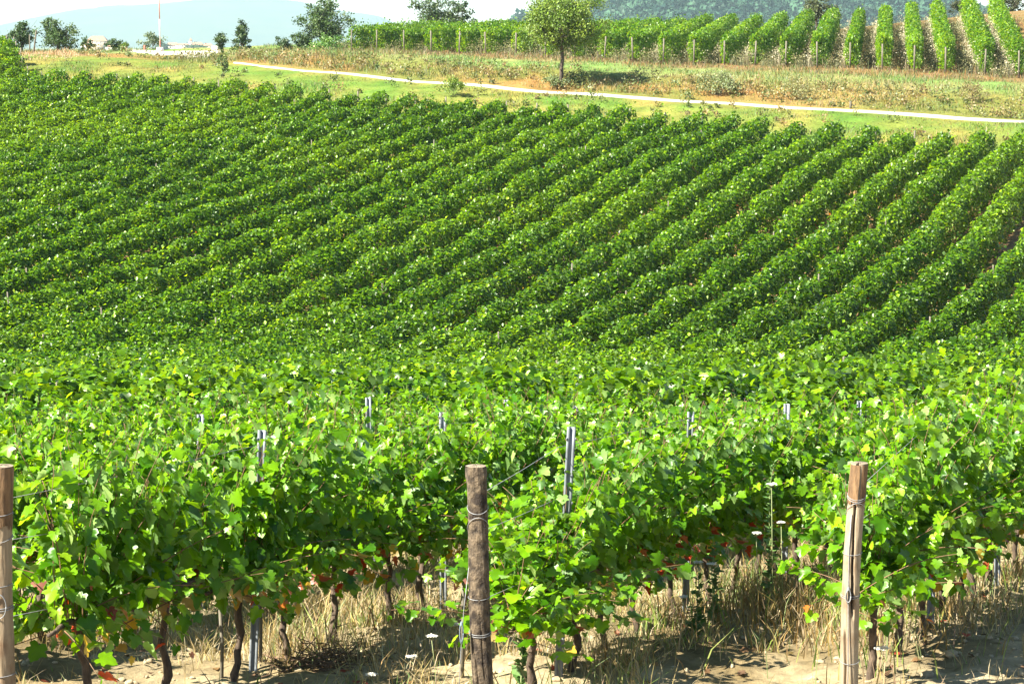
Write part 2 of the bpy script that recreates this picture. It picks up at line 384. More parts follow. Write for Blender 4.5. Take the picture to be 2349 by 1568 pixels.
# ------------------------------------------------------------------ near grapevines: each a thing (trunk, cane, foliage)
def foliage_mesh(k, tmpl, nshoot=25):
    P, T, Nn, S = [], [], [], []
    canes = Acc()
    for s in range(nshoot):
        side = rng.choice([-1, 1]); x = rng.uniform(-.47, .47); y = rng.normal(0, .05); z = rng.uniform(.66, .80)
        kind = rng.random(); L = rng.uniform(.75, 1.12)
        d = np.array([rng.normal(0, .16), side * rng.uniform(.02, .22), 1.0])
        if kind < .42: d = np.array([rng.normal(0, .25), side * rng.uniform(.45, 1.0), rng.uniform(.35, .9)]); L *= .85
        if kind < .20: d = np.array([rng.normal(0, .3), side * rng.uniform(.8, 1.0), rng.uniform(-.5, .0)]); L *= .55
        d = norm(d); p = np.array([x, y, z]); pts = [p.copy()]
        n = int(L / .05)
        for q in range(n):
            g = .035 if kind < .42 else .006 + (.05 if q > n * .8 else 0)
            d = norm(d + np.array([rng.normal(0, .05), rng.normal(0, .05) + side * .006, -g])); p = p + d * .05; pts.append(p.copy())
            for rep in range(1 if rng.random() < .45 else 2):
                out = np.array([rng.normal(0, .8), (side if rng.random() < .68 else -side) * abs(rng.normal(.7, .5)), rng.normal(.15, .35)])
                out = norm(out - d * (out @ d) * .7); pet = out * rng.uniform(.04, .10)
                P.append(p + pet); T.append(norm(out * .75 + np.array([0, 0, -.65]) + rng.normal(0, .3, 3)))
                Nn.append(norm(out * .55 + np.array([0, 0, .75]) + rng.normal(0, .62, 3)))
                S.append(rng.uniform(.062, .122) * (1 if q < n * .8 else .65))
        V, Fq = tube(pts, np.linspace(.0045, .002, len(pts)), 4); canes.add(V, Fq)
    P, T, Nn, S = map(np.array, (P, T, Nn, S))
    keep = P[:, 2] > .40 + .12 * rng.random(len(P)); P, T, Nn, S = P[keep], T[keep], Nn[keep], S[keep]
    c = vine_cols(len(P), P[:, 2], young=.11, autumn=.24)
    half = rng.random(len(P)) < .45; acc = Acc()
    for tm, k_ in ((tmpl, ~half), (LEAF_A2, half)): acc.add(*put_leaves(tm, P[k_], T[k_], Nn[k_], S[k_], c[k_]))
    V, Fc, cc = acc.arrays()
    return make_mesh("foliage", V, Fc, M_VINE, cc), canes
def trunk_mesh(canes):
    a = Acc(); n = 12; z = np.linspace(-.08, .72, n)
    bx = np.cumsum(rng.normal(0, .018, n)) + .04 * np.sin(z * 7 + rng.uniform(0, 6)); by = np.cumsum(rng.normal(0, .010, n))
    bx -= bx[1]; by -= by[1]
    r = np.linspace(.031, .021, n) * (1 + rng.normal(0, .10, n)); r[0] *= 1.3
    a.add(*tube(np.c_[bx, by, z], r, 10, wob=.07))
    for s in (-1, 1):
        q = np.linspace(0, 1, 7)
        a.add(*tube(np.c_[bx[-1] + s * q * .46, by[-1] + rng.normal(0, .008, 7), .70 + .05 * np.sin(q * 2.5) + rng.normal(0, .006, 7)], np.linspace(.024, .012, 7), 7, wob=.07))
    return a.mesh("trunk", M_BARK, smooth=True)
M_CANE = noise_mat("brown_cane", (.10, .05, .025), (.20, .11, .05), 30, .7, .2)
VAR = []
for k in range(12):
    fm, canes = foliage_mesh(k, LEAF_A if k < 8 else LEAF_B, 36)
    VAR.append((fm, trunk_mesh(canes), canes.mesh("cane", M_CANE)))
ORD = ["first", "second", "third", "fourth", "fifth", "sixth", "seventh", "eighth", "ninth", "tenth", "eleventh", "twelfth", "thirteenth",
       "fourteenth", "fifteenth", "sixteenth", "seventeenth", "eighteenth", "nineteenth", "twentieth"]
TENS = {2: "twenty", 3: "thirty", 4: "forty"}
def ordn(k):
    if k <= 20: return ORD[k - 1]
    t, u = divmod(k, 10); return {2: "twentieth", 3: "thirtieth", 4: "fortieth"}[t] if u == 0 else TENS[t] + "-" + ORD[u - 1]
ROWNAME = {-1: "behind the pale split post on the right", 0: "behind the rough bark-covered middle post", 1: "behind the tan post at the left edge",
           2: "in the second row back from the left-edge post", 3: "in the third row back from the left-edge post",
           4: "in the fourth row back from the left-edge post", 5: "in the fifth row back from the left-edge post"}
PLANT_END = 31.0
row_start = {}
for n in range(-1, 6):
    w = row_w(n)
    y0 = 15.0
    for _ in range(6): y0 = float(start_y(row_x(n, y0)))
    y = y0 + (1.0 if n == 0 else .55); cnt = 0
    while y < PLANT_END:
        x = float(row_x(n, y))
        if -0.228 * y - .5 < x < 0.216 * y + .6:
            cnt += 1
            v = rng.integers(0, 8) if y < 24 else rng.integers(6, 12)
            root = empty("grapevine", (x + rng.normal(0, .03), y, 0), math.pi / 2 - TH + (math.pi if rng.random() < .5 else 0) + rng.normal(0, .05))
            root.location.z = h1(x, y)
            s = rng.uniform(.94, 1.06)
            zs = 1.0
            if n == 0: zs = .74 if y < y0 + 1.2 else (.84 if y < y0 + 2.1 else .95)
            if n == -1 and y < y0 + 1: zs = .9
            root.scale = (s, s, s * zs)
            tag(root, f"leafy green grapevine, {ordn(cnt)} one {ROWNAME[n]}", "grapevine", "grapevines in the near rows")
            for me, nm in ((VAR[v][0], "foliage"), (VAR[v][1], "trunk"), (VAR[v][2], "cane")):
                link(bpy.data.objects.new(nm, me), root)
        y += .92 * CT * rng.uniform(.93, 1.07)
    row_start[n] = y0

# ------------------------------------------------------------------ hedge-like vine rows further off
def hedge(U, n_seed, dens, size, H=VH, half=.45, low=.14):
    """leaves of a trellised row. U: (start,end) along the row. Returns along, across, height, normal, size"""
    L = U[1] - U[0]; N = int(L * dens); u = rng.uniform(U[0], U[1], N)
    bump = vnoise(u / .85, u * 0 + n_seed, 3); bump2 = vnoise(u / .38, u * 0 + n_seed * 1.7, 7); big = vnoise(u / 4.0, u * 0 + n_seed, 11)
    lump = vnoise(u / 1.9, u * 0 + n_seed * 2.3, 17); weak = np.clip(vnoise(u / 2.6, u * 0 + n_seed * .7, 23) - .45, 0, 1)
    top = H + .22 * bump + .14 * bump2 + .12 * big + .10 * lump - .55 * weak; b0 = half * (1 + .34 * bump + .18 * bump2 + .08 * big + .14 * lump - .5 * weak)
    is_top = rng.random(N) < .40; s = rng.choice([-1., 1.], N); q = rng.random(N)
    yy = np.where(is_top, rng.uniform(-1, 1, N) * .92, s)
    zz = np.where(is_top, top - .30 * np.abs(yy) ** 2.4, low + (top - .22 - low) * q)
    sidew = b0 * (.80 + .30 * np.sin(np.clip(q, 0, 1) * 2.6) + .16 * vnoise(u / .45, zz / .45 + n_seed, 5) * 1.3)
    ay = np.where(is_top, yy * b0, s * sidew)
    nrm = np.c_[rng.normal(0, .26, N), np.where(is_top, yy * .6, s * 1.0) + rng.normal(0, .22, N), np.where(is_top, 1.0, .30) + rng.normal(0, .22, N)]
    inn = np.abs(rng.normal(0, .13, N)); ay = ay - np.sign(ay) * inn * ~is_top; zz = zz - inn * is_top
    cn = vnoise(u / .34 + n_seed, np.where(is_top, yy * b0, zz) / .34 + s * 7.3, 37)          # clumps of shoots with dark voids between
    zz = zz + .10 * cn * is_top; ay = ay + np.sign(ay) * .09 * cn * ~is_top
    inn = np.where(rng.random(N) < np.clip(.62 + 1.2 * cn, .10, 1), 0, rng.uniform(.12, .32, N)); zz = zz - inn * is_top; ay = ay - np.sign(ay) * inn * ~is_top
    sh = rng.random(N) < .11; zz = np.where(sh & is_top, zz + rng.uniform(.03, .36, N) * (.4 + vnoise(u / .3, u * 0 + n_seed, 29) ** 2 * 2), zz)
    return u, ay, zz, norm(nrm), rng.uniform(.75, 1.2, N) * size
def hedge_arrays(fx, fy, dirv, U, seed, dens, size, tmpl, H=VH, half=.45, low=.14, cols=None):
    u, a, z, nr, sz = hedge(U, seed, dens, size, H, half, low)
    X = fx + u * dirv[0] + a * dirv[1]; Y = fy + u * dirv[1] - a * dirv[0]
    P = np.c_[X, Y, h(X, Y) + z]
    W = np.c_[nr[:, 0] * dirv[0] + nr[:, 1] * dirv[1], nr[:, 0] * dirv[1] - nr[:, 1] * dirv[0], nr[:, 2]]
    T = W * .5 + np.array([0, 0, -.8]) + rng.normal(0, .55, W.shape)
    c = cols(len(u), z) if cols else vine_cols(len(u), z, young=.14, autumn=.015, dark=(.012, .060, .001), mid=(.108, .240, .001), lite=(.24, .38, .006))
    vg = fbm(X / 9, Y / 14, 71, 3)[:, None]; c = c * (1 + .30 * vg) * np.array([1, 1, 1]) + np.clip(vg, 0, 1) * np.array([.045, .03, 0])
    return put_leaves(tmpl, P - norm(T) * sz[:, None] * .5, T, W, sz, c)
DIRV = (ST, CT)
def post_child(p, x, y, hgt, r, mat, name="end_post"):
    z = h1(x, y); lean = rng.normal(0, .03, 2)
    V, Fq = tube([(x, y, z - .2), (x + lean[0] * .5, y + lean[1] * .5, z + hgt * .5), (x + lean[0], y + lean[1], z + hgt)], [r, r * .96, r * .92], 10)
    mobj(name, V - np.array(p.location), Fq, mat, p, smooth=True)
for n in range(0, 54):
    w = row_w(n)
    # along-row parameter = depth Y ; x = row_x
    ylo = abs(w) / (CT * (.2098 + math.tan(TH))) - 2.5
    yhi = abs(w) / (CT * (math.tan(TH) - .2098)) + 4
    sy = np.arange(100, 200, .25); ye = float(sy[np.argmax(sy >= end_y(row_x(n, sy)))])
    ys, yt = max(PLANT_END if n < 6 else 0, ylo), min(yhi, ye)
    if n < 6: ys = PLANT_END + .3
    if yt - ys < 3: continue
    acc = Acc(); Yc = ys
    while Yc < yt - .05:
        Yn = min(Yc + 6, yt); mid = (Yc + Yn) / 2
        if mid < 52: tm, de, sz = LEAF_B, 540, .125
        elif mid < 85: tm, de, sz = LEAF_C, 700, .140
        else: tm, de, sz = LEAF_C, 540, .160
        x0 = float(row_x(n, Yc))
        V, Fc, c = hedge_arrays(x0, Yc, DIRV, (0, (Yn - Yc) / CT), n * 3.1, de, sz, tm)
        acc.add(V, Fc, c); Yc = Yn
    root = empty("vine_row", (float(row_x(n, yt)), yt, h1(row_x(n, yt), yt)))
    V, Fc, c = acc.arrays(); mobj("foliage", V - np.array(root.location), Fc, M_VINE, root, c)
    for Yp in np.arange(ys + rng.uniform(2, 9), yt - 4, 13.5):
        post_child(root, float(row_x(n, Yp)) + rng.normal(0, .1), Yp, rng.uniform(1.62, 1.86), .030, M_OLDPOST, 'post')
    if n >= 6:
        lab = f"far-slope vine row, its upper end {ordn(n - 5)} from the right along the grass verge"
        post_child(root, float(row_x(n, yt + .5)), yt + .35, 1.66, .05, M_OLDPOST)
    else:
        lab = f"vine row running off the right edge, {ordn(6 - n)} below the row-ends at the verge"
    tag(root, lab, "vine row", "vine rows on the far slope")

# ------------------------------------------------------------------ metal trellis posts in the near rows
def metal_post(n, Y, hgt, lab, lean=0.0):
    x = float(row_x(n, Y)); z = h1(x, Y)
    # folded steel section: a shallow channel with lips and a central rib
    sec = np.array([(-.030, -.012), (-.024, -.016), (-.012, -.016), (-.009, -.006), (.009, -.006), (.012, -.016), (.024, -.016), (.030, -.012),
                    (.027, -.010), (.022, -.013), (.014, -.013), (.011, -.003), (-.011, -.003), (-.014, -.013), (-.022, -.013), (-.027, -.010)])
    zz = np.linspace(-.3, hgt, 14); k = len(sec)
    V = np.array([(sx, sy, q) for q in zz for sx, sy in sec])
    Fq = [[a * k + b, a * k + (b + 1) % k, (a + 1) * k + (b + 1) % k, (a + 1) * k + b] for a in range(13) for b in range(k)]
    for (a_, b_, c_, d_) in [(0, 1, 14, 15), (1, 2, 13, 14), (2, 3, 12, 13), (3, 4, 11, 12), (4, 5, 10, 11), (5, 6, 9, 10), (6, 7, 8, 9)]:
        Fq.append([13 * k + a_, 13 * k + b_, 13 * k + c_, 13 * k + d_] if a_ != 0 else [13 * k + 0, 13 * k + 1, 13 * k + 14, 13 * k + 15])
    root = empty("metal_post", (x, Y, z), rng.normal(.1, .12)); root.rotation_euler[1] = lean
    mobj("steel_profile", V, Fq, M_GALV, root)
    ho = Acc()
    for q in np.arange(.55, hgt - .03, .22):
        for s in (-1, 1): ho.add(*box(s * .031 - .003, s * .031 + .003, -.020, -.014, q, q + .018))
    ho.obj("wire_hook", M_GALV, root)
    tag(root, lab, "metal post", "galvanised posts in the near rows"); return root
MP = [(0, 16.3, 1.74, "broad grey ribbed steel post just right of the bark-covered wooden post, bare at its top", .05),
      (0, 19.4, 1.66, "grey steel post in the middle row, second back from the bark-covered wooden post", .02),
      (0, 22.8, 1.68, "grey steel post in the middle row, third back from the bark-covered wooden post", .0),
      (0, 26.1, 1.70, "grey steel post in the middle row, fourth back from the bark-covered wooden post", .0),
      (1, 16.6, 1.72, "tall grey steel post in the left-edge row, leaning a little, bare near the ground", .05),
      (1, 20.1, 1.70, "grey steel post left of the bark-covered post, its foot showing in dry grass", .0),
      (1, 23.5, 1.68, "grey steel post in the left-edge row, third back and almost buried in leaves", .0),
      (2, 20.5, 1.70, "grey steel post in the second row from the left, nearest of its row", .01),
      (2, 24.1, 1.78, "grey steel post in the second row from the left, second back, top showing above leaves", -.02),
      (2, 27.9, 1.70, "grey steel post in the second row from the left, third back and thin with distance", .0),
      (-1, 18.05, 1.68, "grey steel post behind the pale split wooden post on the right", .02),
      (-1, 21.4, 1.65, "grey steel post second back behind the pale split post, by the right edge", .0)]
for a in MP: metal_post(*a)

# ------------------------------------------------------------------ wooden end posts
def wood_post(top_px, base_px, Y, r0, r1, mat, lab, bands, crack=None, seed=0):
    pt = at_depth(*top_px, Y); pb = at_depth(*base_px, Y)
    bx, by = pb[0], Y; z0 = h1(bx, by); base = np.array([bx, by, z0])
    hgt = pt[2] - z0; dx = pt[0] - bx
    root = empty("wooden_post", base)
    seg, nz = 112, 90
    an = np.linspace(0, 2 * np.pi, seg, endpoint=False); q = np.linspace(-.25, 1, nz)
    A, Q = np.meshgrid(an, q)
    R = r1 + (r0 - r1) * Q
    R = R * (1 + .07 * fbm(np.cos(A) * 1.5 + seed, Q * 5 + np.sin(A) * 1.5, seed) + .022 * fbm(A * 3 * (1 if True else 0) * 0 + np.cos(A) * 6, Q * 18 + np.sin(A) * 6, seed + 4))
    if mat is M_WOODBARK:
        R = R * (1 + .03 * fbm(np.cos(A) * 9 + 3, Q * 26 + np.sin(A) * 9, 12)); R = R * (1 + .05 * np.exp(-((Q - .53) / .02) ** 2) * (np.cos(A - 5.6) > .6) + .09 * np.exp(-((Q - .97) / .03) ** 2) * (1 + .5 * np.sin(A * 7)))
    if crack:
        for (a0, a1, q0, q1, dep, wd) in crack:
            ac = a0 + (a1 - a0) * np.clip((Q - q0) / (q1 - q0), 0, 1) + .03 * np.sin(Q * 40)
            fade = np.clip((Q - q0) / .04, 0, 1) * np.clip((q1 - Q) / .04 + (1 if q1 >= 1 else 0), 0, 1)
            dd = np.abs((A - ac + np.pi) % (2 * np.pi) - np.pi)
            R = R - dep * fade * np.clip(1.15 - dd / wd, 0, 1) ** .6
    bend = .012 * np.sin(Q * 5 + seed)
    V = np.stack([dx * Q + bend + R * np.cos(A), .004 * np.sin(Q * 9) + R * np.sin(A), Q * hgt], -1).reshape(-1, 3)
    i = np.arange(nz - 1)[:, None] * seg; j = np.arange(seg)[None]; j2 = (j + 1) % seg
    Fq = np.stack([i + j, i + j2, i + seg + j2, i + seg + j], -1).reshape(-1, 4)
    mobj("timber", V, Fq, mat, root, smooth=True)
    rim = V[-seg:]; ctr = rim.mean(0)
    rings = [rim] + [ctr + (rim - ctr) * s + np.array([0, 0, .006 * (1 - s)]) + np.c_[rng.normal(0, .0012, (seg, 2)), rng.normal(0, .0008, seg)] for s in (.9, .7, .45, .2, .03)]
    Vt = np.concatenate(rings); i = np.arange(5)[:, None] * seg
    mobj("sawn_top", Vt, np.stack([i + j, i + j2, i + seg + j2, i + seg + j], -1).reshape(-1, 4), M_WOODTOP, root)
    for (bq, tilt, turns) in bands:
        aa = np.linspace(0, 2 * np.pi * turns, 40 * turns); rr = r1 + (r0 - r1) * bq + .004
        qq = bq + tilt * np.sin(aa) / hgt * .03 + np.linspace(0, .008 * turns, len(aa))
        loop = np.c_[dx * qq + .012 * np.sin(qq * 5 + seed) + rr * np.cos(aa), rr * np.sin(aa), qq * hgt]
        V2, F2 = tube(loop, .0022, 6); mobj("wire_band", V2, F2, M_WIRE, root, smooth=True)
    tag(root, lab, "wooden post", "wooden row-end posts in the foreground")
    def surf(q, ang, off=.004):
        rr = r1 + (r0 - r1) * q + off
        return np.array([dx * q + .012 * np.sin(q * 5 + seed) + rr * math.cos(ang), rr * math.sin(ang), q * hgt])
    return root, surf, base
FRONT = -math.pi / 2
mid_post, msurf, mbase = wood_post((1088, 1068), (1116, 1665), 14.80, .060, .067, M_WOODBARK,
    "thick weathered wooden post with rough dark bark, standing alone in the middle foreground",
    [(.84, 1.2, 1), (.76, -2.5, 1), (.50, .3, 1), (.36, .4, 2), (.16, .5, 1)], crack=[(FRONT - .5, FRONT - .62, .05, .30, .016, .10), (FRONT + .2, FRONT + .1, .18, .42, .010, .06)], seed=3)
right_post, rsurf, rbase = wood_post((1970, 1061), (1941, 1625), 15.20, .053, .060, M_WOODPALE,
    "slim pale peeled post split by a long dark crack, right of the middle",
    [(.86, 1.0, 2), (.80, -2.0, 1), (.635, .3, 1), (.46, .3, 2), (.20, .6, 1)], crack=[(FRONT + .15, FRONT - .38, .38, 1.0, .050, .17), (FRONT - .5, FRONT - .75, .02, .34, .026, .15)], seed=8)
left_post, lsurf, lbase = wood_post((3, 1068), (7, 1745), 13.65, .066, .074, M_WOODTAN,
    "stout tan wooden post cut by the left edge of the photo", [(.84, .4, 1), (.76, .9, 1), (.60, .2, 1), (.52, .3, 2), (.30, .3, 1)], seed=14)
# dark stained heads of the two peeled posts come from the bark left on them
for rt, sf, q0 in ((left_post, lsurf, .80), (right_post, rsurf, .84)):
    seg = 60; rows_ = []
    for q in np.linspace(q0, .995, 14):
        rows_.append([sf(q, a, .0015 + .0025 * abs(math.sin(a * 5 + q * 30))) for a in np.linspace(0, 2 * np.pi, seg, endpoint=False)])
    V = np.array(rows_).reshape(-1, 3); V[:seg] += np.c_[np.zeros((seg, 2)), rng.normal(0, .012, seg)]
    i = np.arange(13)[:, None] * seg; j = np.arange(seg)[None]; j2 = (j + 1) % seg
    Fq = np.stack([i + j, i + j2, i + seg + j2, i + seg + j], -1).reshape(-1, 4)
    if rt is right_post:                      # the crack runs through the bark as well
        ang = (np.arange(seg) + .5) / seg * 2 * np.pi
        ok = np.abs((ang - (2 * np.pi + FRONT + .10) + np.pi) % (2 * np.pi) - np.pi) > .12
        Fq = Fq[np.tile(ok, 13)]
    mobj("bark_head", V, Fq, noise_mat("dark_bark_head", (.05, .026, .012), (.22, .13, .06), 26, .9, .7, stretch=(1, 1, .2)), rt, smooth=True)
# tension wire with its tightener on the right post, loose wire beside the middle post, ring on the left post
mobj("tension_wire", *tube([rsurf(.80, FRONT - .55), rsurf(.66, FRONT - .5, .006), rsurf(.46, FRONT - .35, .012), rsurf(.2, FRONT - .25, .012), rsurf(0.0, FRONT - .2, .02)], .0028, 6), M_WIRE, right_post, smooth=True)
tg = Acc()
for k in range(5):
    aa = np.linspace(0, 2 * np.pi, 24); c0 = rsurf(.475, FRONT - .33, .014 + .002 * k)
    tg.add(*tube(np.c_[c0[0] + (.012 + .001 * k) * np.cos(aa), c0[1] + .004 * np.sin(aa * 2) - .002 * k, c0[2] + (.055 - .004 * k) * np.sin(aa)], .003, 6))
tg.obj("wire_tightener", M_WIRE, right_post, smooth=True)
p0 = msurf(.62, math.pi + .5, .006); 
mobj("anchor_wire", *tube([p0, p0 + np.array([-.03, -.02, -.25]), p0 + np.array([-.055, -.04, -.6]), p0 + np.array([-.075, -.05, -1.1])], .0024, 6), M_WIRE, mid_post, smooth=True)
tg = Acc()
for k in range(4):
    aa = np.linspace(0, 2 * np.pi, 24); c0 = p0 + np.array([-.045, -.04 - .003 * k, -.40])
    tg.add(*tube(np.c_[c0[0] + .011 * np.cos(aa), c0[1] + .004 * np.sin(aa), c0[2] + (.07 - .006 * k) * np.sin(aa)], .003, 6))
tg.obj("wire_tightener", noise_mat("dark_steel", (.10, .14, .18), (.22, .27, .32), 50, .5, 0, metallic=.4), mid_post, smooth=True)
aa = np.linspace(0, 2 * np.pi * 2, 60); c0 = lsurf(.54, FRONT + .1, .012)
mobj("wire_loop", *tube(np.c_[c0[0] + .042 * np.cos(aa), c0[1] - .004 * np.sin(aa) - .0006 * aa, c0[2] + .07 * np.sin(aa)], .0028, 6), M_WIRE, left_post, smooth=True)

# trellis wires, each a thing
WN = {0: ("rough bark-covered middle post", msurf, mbase), 1: ("tan post at the left edge", lsurf, lbase), -1: ("pale split post on the right", rsurf, rbase)}
for n, (nm, sf, bs) in WN.items():
    for hw, q, word in ((1.60, .88, "uppermost"), (1.25, .74, "middle"), (.78, .48, "lowest")):
        ys = [bs[1] + .05] + [m[1] for m in MP if m[0] == n] + [30.0]
        pts = [bs + sf(q, math.pi / 2, 0)]
        for a, b in zip(ys[:-1], ys[1:]):
            for t in ((.5, 1.0) if a != ys[0] else (.5, 1.0)):
                Y = a + (b - a) * t; X = float(row_x(n, Y)); zz = h1(X, Y) + hw * (1 if t == 1.0 else .985)
                if a == ys[0] and t == .5: zz = (pts[0][2] + h1(float(row_x(n, b)), b) + hw) / 2
                pts.append((X, Y, zz))
        o = mobj("trellis_wire", *tube(pts, .0022, 5), M_WIRE)
        tag(o, f"thin steel wire, {word} of three running back from the {nm}", "wire", "trellis wires of the near rows")

# ------------------------------------------------------------------ low growth: grasses (nobody could count them)
def blades(X, Y, Z, hgt, wid, col, lean=.35, along=None):
    N = len(X); an = rng.uniform(0, 2 * np.pi, N); d = np.c_[np.cos(an), np.sin(an), np.zeros(N)]
    ln = rng.normal(0, lean, (N, 2)) * hgt[:, None]
    B = np.c_[X, Y, Z - .03]; M = B + np.c_[ln * .35, hgt * .6]; Tp = B + np.c_[ln, hgt]
    w = (wid / 2)[:, None]
    V = np.stack([B - d * w, B + d * w, M + d * w * .8, Tp, M - d * w * .8], 1).reshape(-1, 3)
    o = (np.arange(N) * 5)[:, None]
    Fc = np.concatenate([o + np.array([[0, 1, 2]]), o + np.array([[0, 2, 4]]), o + np.array([[4, 2, 3]])])
    return V, Fc, np.repeat(col, 5, 0)
def jit(c, a=.25): return np.clip(c * rng.uniform(1 - a, 1 + a, (len(c), 1)) * rng.uniform(.92, 1.08, c.shape), .004, .95)

# foreground straw and weeds between the vines
N = 160000
X = rng.uniform(-6.5, 7.5, N); Y = rng.uniform(12.6, 31, N)
cl = fbm(X * 1.1, Y * 1.1, 41); bare = ((X - 2.0) / 1.1) ** 2 + ((Y - 15.9) / 1.5) ** 2 < 1
keep = (rng.random(N) < np.clip(.38 + cl * 1.5, .05, 1) * np.where(bare, .06, 1)); X, Y, cl = X[keep], Y[keep], cl[keep]
Z = gcl(X, Y)
col = mix3((.44, .35, .165), (.30, .21, .085), rng.random(len(X)))
gm = rng.random(len(X)) < np.clip(.22 + fbm(X * .7, Y * .7, 55) * .9, .03, .75); col[gm] = mix3((.12, .22, .04), (.22, .26, .06), rng.random(gm.sum()))
hg = rng.uniform(.05, .30, len(X)) * np.clip(.7 + cl, .4, 1.6)
V, Fc, c = blades(X, Y, Z, hg, rng.uniform(.004, .010, len(X)), jit(col), .5)
tag(mobj("dry_grass", V, Fc, M_GRASS, col=c), kind="stuff")
# taller dry stalks and weeds along the feet of the rows
Xs, Ys = [], []
for n in range(-1, 6):
    N = 3600; Yq = rng.uniform(13.2, 30, N); Xq = row_x(n, Yq) + rng.normal(0, .30, N) + .12
    k_ = rng.random(N) < np.clip(.15 + 1.3 * fbm(Xq * 1.7, Yq * 1.7, 61), 0, 1); Xs.append(Xq[k_]); Ys.append(Yq[k_])
Xq = rng.normal(2.45, .45, 3500); Yq = rng.normal(19.3, 1.2, 3500); Xs.append(Xq); Ys.append(Yq)
X, Y = np.concatenate(Xs), np.concatenate(Ys); N = len(X)
col = mix3((.34, .25, .09), (.20, .12, .045), rng.random(N)); gm = fbm(X * 1.1, Y * 1.1, 91) + rng.normal(0, .2, N) > .12
col[gm] = mix3((.13, .22, .035), (.26, .30, .07), rng.random(gm.sum()))
V, Fc, c = blades(X, Y, gcl(X, Y), rng.uniform(.10, .38, N), rng.uniform(.005, .014, N), jit(col), .35)
tag(mobj("row_foot_weeds", V, Fc, M_GRASS, col=c), kind="stuff")
# fallen vine leaves on the soil
N = 1100
X = rng.uniform(-6, 7, N); Y = rng.uniform(13, 26, N); Z = gcl(X, Y) + .02
c = np.array([(.30, .05, .03), (.26, .15, .06), (.20, .11, .05), (.36, .27, .14), (.15, .09, .05), (.12, .07, .04)])[rng.integers(0, 6, N)] * rng.uniform(.6, 1.2, (N, 1))
T = np.c_[rng.normal(0, 1, (N, 2)), rng.normal(0, .2, N)]; Nn = np.c_[rng.normal(0, .3, (N, 2)), np.ones(N)]
V, Fc, cc = put_leaves(LEAF_B, np.c_[X, Y, Z], T, Nn, rng.uniform(.04, .075, N), c)
tag(mobj("fallen_leaves", V, Fc, M_GRASS, col=cc), kind="stuff")
# clods and stones of broken soil
ico = bmesh.new(); bmesh.ops.create_icosphere(ico, subdivisions=2, radius=1)
IV = np.array([v.co[:] for v in ico.verts]); IF = np.array([[v.index for v in f.verts] for f in ico.faces]); ico.free()
N = 5000
X = rng.uniform(-6, 7, N); Y = rng.uniform(12.8, 22, N); keep = rng.random(N) < np.clip(.35 - 1.2 * fbm(X * 1.1, Y * 1.1, 41), .05, 1); X, Y = X[keep], Y[keep]; N = len(X)
sz = rng.gamma(1.5, .0065, N) + .004
V = (IV[None] * (1 + rng.normal(0, .16, (N, len(IV), 1)))) * (sz[:, None] * rng.uniform(.7, 1.3, (N, 3)))[:, None] * np.array([1, 1, .7]) + np.c_[X, Y, gcl(X, Y) + sz * .2][:, None]
Fc = (IF[None] + (np.arange(N) * len(IV))[:, None, None]).reshape(-1, 3)
tag(mobj("soil_clods", V.reshape(-1, 3), Fc, noise_mat("pale_clay", (.25, .19, .11), (.38, .31, .20), 30, .95, .4)), kind="stuff")

# verge, bank and plateau beyond the far slope
N = 330000
X = rng.uniform(-48, 46, N); Y = rng.uniform(118, 236, N); d = Y - path_y(X)
keep = (np.abs(X) < .235 * Y + 1) & (Y > end_y(X) - .5) & ((np.abs(d) > 1.75) | (X < _px[0] - 1)) & ((d < 19.5) | (rng.random(N) < .45))
for (a, b) in zip(near_px, far_px): pass
yq = ground_at(410, 133, lo=150)
keep &= ~((X > -34) & (X < -23.5) & (Y > yq.y + 3 + .55 * np.abs(X + 29.5)) )
X, Y, d = X[keep], Y[keep], d[keep]
Z = gcl(X, Y); col = zone_col(X, Y)
t = rng.random(len(X)); st = t < .22; col[st] = mix3((.27, .21, .065), (.25, .14, .042), rng.random(st.sum()))
gr = t > .80; col[gr] = mix3((.06, .14, .02), (.12, .20, .035), rng.random(gr.sum()))
mound = np.exp(-(((X + 36) / 3.5) ** 2 + ((Y - 188) / 6) ** 2)) > .3
col[mound] = mix3((.48, .30, .15), (.40, .24, .11), rng.random(mound.sum()))
tall = np.clip(.55 + fbm(X * .25, Y * .25, 77) * 1.2, .2, 1.5)
hg = rng.uniform(.14, .46, len(X)) * tall * np.where(np.abs(d + 4) < 3, .55, 1.0) * np.where((d > 2) & (d < 11), 1.35, 1)
hg[mound] *= 1.9
V, Fc, c = blades(X, Y, Z, hg, rng.uniform(.022, .05, len(X)), jit(col, .3), .45)
tag(mobj("verge_grass", V, Fc, M_GRASS, col=c), kind="stuff")
# leafy weeds on the bank and the verge
N = 480
X = rng.uniform(-34, 40, N); d = np.where(rng.random(N) < .85, rng.uniform(1.6, 9.5, N), rng.uniform(-8, -1.8, N)); Y = path_y(X) + d
k_ = (np.abs(X) < .235 * Y) & (Y > end_y(X) + .6) & ~((X < -23) & (d > 4)); X, Y, d = X[k_], Y[k_], d[k_]; N = len(X)
R = rng.uniform(.18, .55, N) * np.where(d > 0, 1, .7); nl = 42
pal = np.array([(.12, .15, .04), (.19, .155, .055), (.23, .165, .06), (.085, .125, .03), (.17, .18, .06)])[rng.integers(0, 5, N)]
P = np.c_[X, Y, gcl(X, Y) + R * .75][:, None] + rng.normal(0, .45, (N, nl, 3)) * R[:, None, None] * np.array([1.2, 1.2, 1.0])
V, Fc, c = put_leaves(LEAF_D, P.reshape(-1, 3), rng.normal(0, 1, (N * nl, 3)) + np.array([0, 0, .8]), rng.normal(0, .6, (N * nl, 3)) + np.array([0, 0, .6]), rng.uniform(.09, .2, N * nl), jit(np.repeat(pal, nl, 0), .3))
